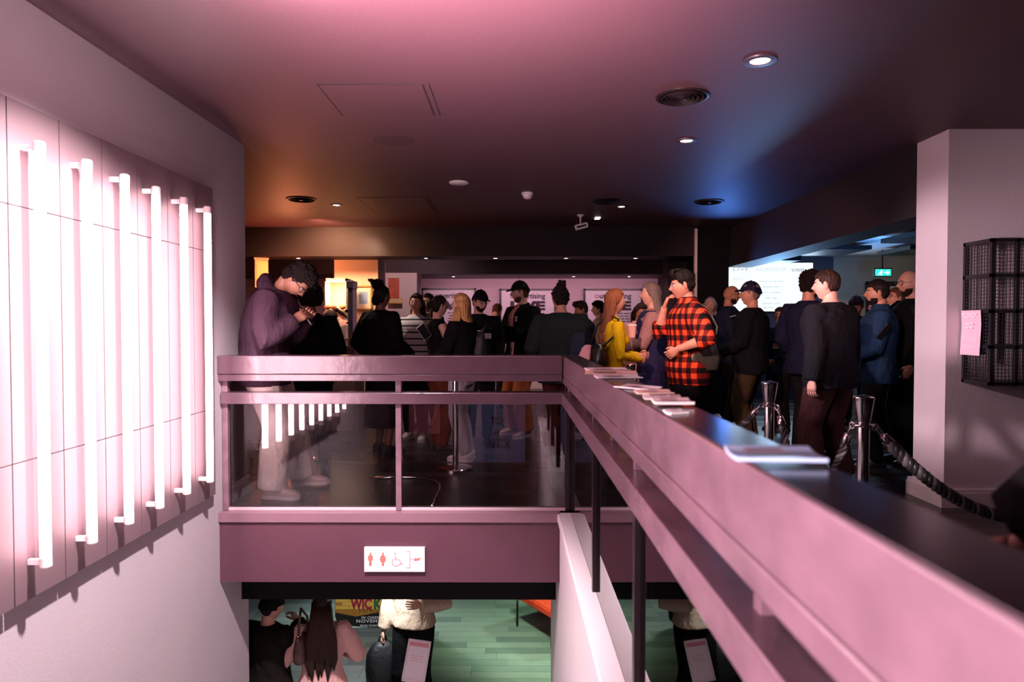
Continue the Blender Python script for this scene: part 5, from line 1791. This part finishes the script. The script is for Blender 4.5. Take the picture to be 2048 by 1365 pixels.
boxobj('side_panel', (wd / 2 - .015, wd / 2, -.2, .2, 0, zt), m_warm, t); boxobj('side_panel', (-wd / 2, -wd / 2 + .015, -.2, .2, 0, zt), m_warm, t)
boxobj('base_unit', (-wd / 2, wd / 2, -.2, .2, 0, 1.08), m_warm, t)
boxobj('lit_strip', (-wd / 2 + .02, wd / 2 - .02, -.19, -.16, zt - .05, zt - .04), mat('cab_light', (1, .9, .8), emit=(1, .75, .5), emit_s=9), t)
light('cabinet_light', 'AREA', ((a.x + b.x) / 2, Yd, zt - .07), 7, (1, .70, .45), ((a.x + b.x) / 2, Yd + .1, 1.0), .2)
for i, (px, cc, kk_) in enumerate(((655, (.45, .12, .06), 'small red cake'), (667, (.50, .14, .08), 'wide red pastry'), (685, (.70, .32, .08), 'golden pastry'))):
    q = atY(px, 618, Yd - .05); 
    bm = bmesh.new(); ball(bm, (0, 0, .03), .045, .04, .035, 14); bmesh.ops.translate(bm, verts=bm.verts, vec=(0, 0, .005))
    o = obj('pastry', bm, mat('pastry_%d' % i, cc, .6, noise_amt=.3, noise_scale=40, bump=.6, bump_scale=60), None, smooth=True, label='%s on the shelf of the display cabinet' % kk_, cat='pastry')
    o.location = (q.x, q.y, zs + .013)
t = empty('menu_stand', atY(660, 716, 8.6), label='small white menu stand on the bar counter', cat='menu stand')
t.location.z = 1.04
boxobj('board', (-.05, .05, -.006, .006, .02, atY(660, 677, 8.6).z - 1.04), m_warm, t); boxobj('foot', (-.05, .05, -.04, .04, 0, .02), m_warm, t)
q = atY(682, 700, 8.55)
t = empty('table_sign', (q.x, 8.5, 1.04), label='slim white folded tent sign on the bar counter beside the plastic cup', cat='sign')
bm = bmesh.new()
box(bm, -.012, .012, -.01, .01, 0, .20); 
tube(bm, [(-.035, 0, 0), (-.02, 0, .10), (-.012, 0, .22)], [.022, .014, .005], 4); tube(bm, [(.035, 0, 0), (.02, 0, .10), (.012, 0, .22)], [.022, .014, .005], 4)
obj('folded_card', bm, m_warm, t)
# bright end pillar behind the beam, orange-lit
slab('pillar_bar', (atY(670, 600, 10.25).x, atY(757, 600, 10.25).x, 10.22, 10.8, 0, 2.3), mat('pillar_cream', (.80, .62, .45), .7))
slab('pillar_lobby', (atY(768, 600, 12.9).x, atY(843, 600, 12.9).x, 12.3, 12.9, 0, 2.235), mat('pillar_white', (.80, .66, .66), .7))
light('pillar_light', 'SPOT', (-2.0, 9.3, 2.45), 26, (1, .62, .40), (-2.4, 10.3, 1.8), .05, 120, .8)
light('pillar_light', 'SPOT', (-1.75, 10.7, 2.5), 45, (1, .62, .66), (-2.0, 12.3, 1.6), .05, 110, .8)
# steel coffee machine
a = atY(700, 562, 8.6)
t = empty('coffee_machine', (a.x, 8.68, 1.04), label='dark steel coffee machine column beside the display cabinet', cat='coffee machine')
boxobj('machine_body', (-.02, .04, -.12, .12, 0, a.z - 1.04 - .1), mat('dark_steel', (.12, .11, .14), .25, .9), t, .008)
boxobj('head_unit', (-.03, .05, -.16, .12, a.z - 1.04 - .1, a.z - 1.04), mat('dark_steel', (.12, .11, .14), .25, .9), t, .01)
bm = bmesh.new(); tube(bm, [(0, -.16, .3), (0, -.24, .28)], .012); obj('group_handle', bm, m_black, t)
# framed picture
a, b = atY(709, 572, 10.17), atY(744, 620, 10.17)
t = empty('framed_picture', ((a.x + b.x) / 2, 10.19, (a.z + b.z) / 2), label='gold-framed picture with a pale blue scene on the cream pillar', cat='picture')
wd, hh = b.x - a.x, a.z - b.z
boxobj('picture_sheet', (-wd / 2 + .02, wd / 2 - .02, -.012, .0, -hh / 2 + .02, hh / 2 - .02), mat('pic_mount', (.85, .75, .65), .5), t)
boxobj('blue_scene', (-wd / 4, wd / 4, -.014, -.012, -hh / 4, hh / 4), mat('pic_blue', (.25, .42, .75), .5, noise_amt=.4, noise_scale=14), t)
for q in ((-wd / 2, wd / 2, hh / 2 - .02, hh / 2), (-wd / 2, wd / 2, -hh / 2, -hh / 2 + .02), (-wd / 2, -wd / 2 + .02, -hh / 2, hh / 2), (wd / 2 - .02, wd / 2, -hh / 2, hh / 2)):
    boxobj('frame', (q[0], q[1], -.03, .02, q[2], q[3]), mat('gold_frame', (.6, .32, .08), .35, .6), t)
# orange lit box sign at far left
a, b = atY(512, 518, 9.9), atY(531, 546, 9.9)
t = empty('box_sign', ((a.x + b.x) / 2, 9.9, (a.z + b.z) / 2 - .12), R(25), 'orange-lit box sign hanging at the far left over the bar', 'sign')
boxobj('case', (-.09, .09, -.14, .14, -.2, .2), mat('orange_box', (.85, .45, .22), .5), t); boxobj('rim', (-.10, .10, -.15, .15, .2, .225), m_warm, t); boxobj('face', (-.07, .07, -.146, -.14, -.17, .17), mat('orange_face', (.9, .35, .1), emit=(1, .35, .10), emit_s=.5), t)
boxobj('hanger', (-.01, .01, -.01, .01, .225, .42), m_black, t)
# colourful poster column behind the pinned-up hair
a, b = atY(776, 556, 12.2), atY(797, 596, 12.2)
t = empty('film_banner', ((a.x + b.x) / 2, 12.27, (a.z + b.z) / 2), label='orange and red printed banner on the lit white pillar', cat='banner')
wd, hh = b.x - a.x, a.z - b.z
boxobj('banner_sheet', (-wd / 2, wd / 2, -.01, .01, -hh / 2, hh / 2), mat('banner_red', (.75, .12, .06), .5, noise_amt=.7, noise_scale=9), t)
boxobj('banner_rail', (-wd / 2 - .01, wd / 2 + .01, -.02, .02, hh / 2, hh / 2 + .02), m_warm, t)
a, b = atY(778, 597, 12.1), atY(804, 607, 12.1)
t = empty('yellow_sign', ((a.x + b.x) / 2, 12.15, (a.z + b.z) / 2), label='yellow sign for customers below the orange banner', cat='sign')
wd, hh = b.x - a.x, a.z - b.z
boxobj('sign_board', (-wd / 2, wd / 2, -.01, .01, -hh / 2, hh / 2), mat('sign_yellow', (.85, .50, .10), .5), t)
text('sign_text', 'CUSTOMERS', wd * .85, (0, -.0125, 0), m_white, t, height=hh * .45, bold=.03)
boxobj('sign_bracket', (-.01, .01, .01, .15, -.02, .02), m_black, t)

# ================================================================ LOWER LOBBY THINGS
# cinema standee with a curved foot
a, b = atY(668, 1200, 8.4), atY(836, 1262, 8.4)
t = empty('film_standee', ((a.x + b.x) / 2, 8.45, LOW), label='round-footed yellow and black film standee in the lower lobby', cat='standee')
hwid = (b.x - a.x) / 2
pts = [(-hwid, 1.0), (-hwid, .16)] + [(-hwid * math.cos(q), .16 - .15 * math.sin(q) ** .6) for q in [R(10 * i) for i in range(1, 18)]] + [(hwid, .16), (hwid, 1.0)]
zb = b.z - LOW
zmid = .30


def panel(pts, y0, y1, m, nm):
    bm = bmesh.new()
    A = [bm.verts.new((x_, y0, z_)) for x_, z_ in pts]; B_ = [bm.verts.new((x_, y1, z_)) for x_, z_ in pts]
    bm.faces.new(A); bm.faces.new(B_[::-1])
    for i in range(len(pts)):
        j = (i + 1) % len(pts); bm.faces.new((A[i], B_[i], B_[j], A[j]))
    return obj(nm, bm, m, t)


panel(pts, 0, .03, mat('standee_black', (.012, .012, .010), .5), 'standee_board')
panel([(-hwid * .995, .97), (-hwid * .995, .20), (-hwid * .5, .15), (0, .20), (hwid * .4, .16), (hwid * .995, .22), (hwid * .995, .97)], -.006, 0, mat('standee_ochre', (.50, .22, .03), .5, noise_amt=.5, noise_scale=8), 'ochre_path')
m_yb = mat('standee_yellow', (.90, .55, .10), .45, noise_amt=.12, noise_scale=10)
zz_ = .245
for r_ in range(5):
    x_ = -hwid * .98 + (r_ % 2) * .08
    while x_ < hwid * .97:
        L = min(.17, hwid * .98 - x_)
        boxobj('yellow_brick', (x_, x_ + L - .006, -.012, -.006, zz_, zz_ + .045 - .004), m_yb, t)
        x_ += .17
    zz_ += .045
kz = 8.4 / FPX


def lp(px, py):
    q = atY(px, py, 8.43)
    return (q.x - t.location.x, -.0155, q.z - LOW)


text('title_text', 'WIC', 44 * kz, lp(722, 1209), mat('title_red', (.42, .02, .06), .4), t, height=24 * kz, bold=.05)
text('title_text', 'KED', 46 * kz, lp(770, 1209), mat('title_green', (.05, .16, .05), .4), t, height=24 * kz, bold=.05)
text('subtitle_text', 'FOR GOOD', 82 * kz, lp(759, 1223), mat('title_brown', (.10, .05, .015), .5), t, height=7.5 * kz, space=1.3)
text('release_text', 'IN CINEMAS', 47 * kz, lp(746, 1236.5), m_white, t, height=5.6 * kz, space=1.2, bold=.03)
text('release_text', 'NOVEMBER 21', 80 * kz, lp(752, 1243.5), m_white, t, height=6.6 * kz, space=1.2, bold=.03)
text('ticket_text', 'BOOK TICKETS NOW', 55 * kz, lp(747, 1252.5), m_white, t, height=4 * kz, bold=.04)
# slanted frame on a stand
q = atY(833, 1323, 5.95)
t = empty('notice_stand', (q.x, 5.95, LOW), label='tilted pink-lit notice frame on a slim stand at the foot of the stairs', cat='notice stand')
MM = Matrix.Translation(V((0, 0, q.z - LOW))) @ Matrix.Rotation(R(8), 4, 'Y') @ Matrix.Rotation(R(-28), 4, 'X')
hw_, hh_ = .102, .172
fm_ = mat('white_frame', (.85, .76, .80), .3)
for qd in ((-hw_, hw_, hh_ - .022, hh_), (-hw_, hw_, -hh_, -hh_ + .022), (-hw_, -hw_ + .016, -hh_, hh_), (hw_ - .016, hw_, -hh_, hh_)):
    bm = bmesh.new(); box(bm, qd[0], qd[1], -.014, .006, qd[2], qd[3], 0, MM); bmesh.ops.bevel(bm, geom=bm.edges[:], offset=.003, segments=2, affect='EDGES'); obj('frame', bm, fm_, t)
bm = bmesh.new(); box(bm, -hw_, hw_, .0, .006, -hh_, hh_, 0, MM); obj('sheet', bm, mat('notice_sheet', (.9, .84, .88), .5), t)
bm = bmesh.new(); box(bm, -hw_ + .016, hw_ - .016, -.001, .0, hh_ - .055, hh_ - .022, 0, MM); obj('heading_band', bm, m_pinkline, t)
for i, s_ in enumerate(('xxxxx xx xxx xxxxx', 'xxxxxxxxxxxx xxxxxxxx', 'xxxxxx xxxxxx xxx xxxxx')):
    o = text('small_print', s_, .11, (0, 0, 0), m_pinkline, t); o.matrix_local = MM @ Matrix.Translation((0, -.0015, .04 - i * .02)) @ Matrix.Rotation(PI / 2, 4, 'X')
bm = bmesh.new(); tube(bm, [(0, .02, .02), (0, .02, q.z - LOW - .02)], .014); obj('stand_pole', bm, m_post, t, smooth=True)
bm = bmesh.new(); lathe(bm, [(.13, 0), (.13, .012), (.02, .024)], (0, .02, 0), 28); obj('stand_base', bm, m_post, t, smooth=True, angle=40)
# red bench
a, b = atY(1048, 1208, 8.55), atY(1108, 1229, 8.2)
t = empty('red_bench', (0, 0, LOW), label='bright red bench seat on thin black legs in the lower lobby', cat='bench')
bm = bmesh.new()
vs = [(-.55, .10), (.5, -.75), (.9, -.75), (.9, .6), (-.55, .6)]
vs = [(-.62, .42), (-.30, -.60), (.9, -.60), (.9, .42)]
vs = [(-.02, 8.55), (.43, 7.87), (1.7, 8.70), (1.25, 9.40)]
A = [bm.verts.new((x_, y_, .36)) for x_, y_ in vs]; B_ = [bm.verts.new((x_, y_, .46)) for x_, y_ in vs]
bm.faces.new(A[::-1]); bm.faces.new(B_)
for i in range(4):
    j = (i + 1) % 4; bm.faces.new((A[i], A[j], B_[j], B_[i]))
bmesh.ops.bevel(bm, geom=bm.edges[:], offset=.02, segments=3, affect='EDGES')
obj('seat', bm, cloth('bench_red', (.80, .06, .03)), t, smooth=True, angle=50)
for x_, y_ in ((.03, 8.52), (.43, 7.96), (1.60, 8.70), (1.22, 9.30)):
    bm = bmesh.new(); tube(bm, [(x_, y_, 0), (x_, y_, .37)], .014); obj('leg', bm, m_post, t, smooth=True)

# curved steel trim lying on the upper floor behind the glass
bm = bmesh.new()
ps = [atZ(px, py, .012) for px, py in ((740, 957), (790, 955), (830, 955), (855, 958), (872, 963), (880, 970), (879, 980), (872, 994), (864, 1012))]
c0 = ps[4].copy()
tube(bm, [p - c0 for p in ps], .008, 8)
o = obj('floor_hoop', bm, m_chrome, None, smooth=True, label='thin bent steel hoop lying on the dark floor behind the glass', cat='metal hoop'); o.location = c0
bpy.context.view_layer.update()
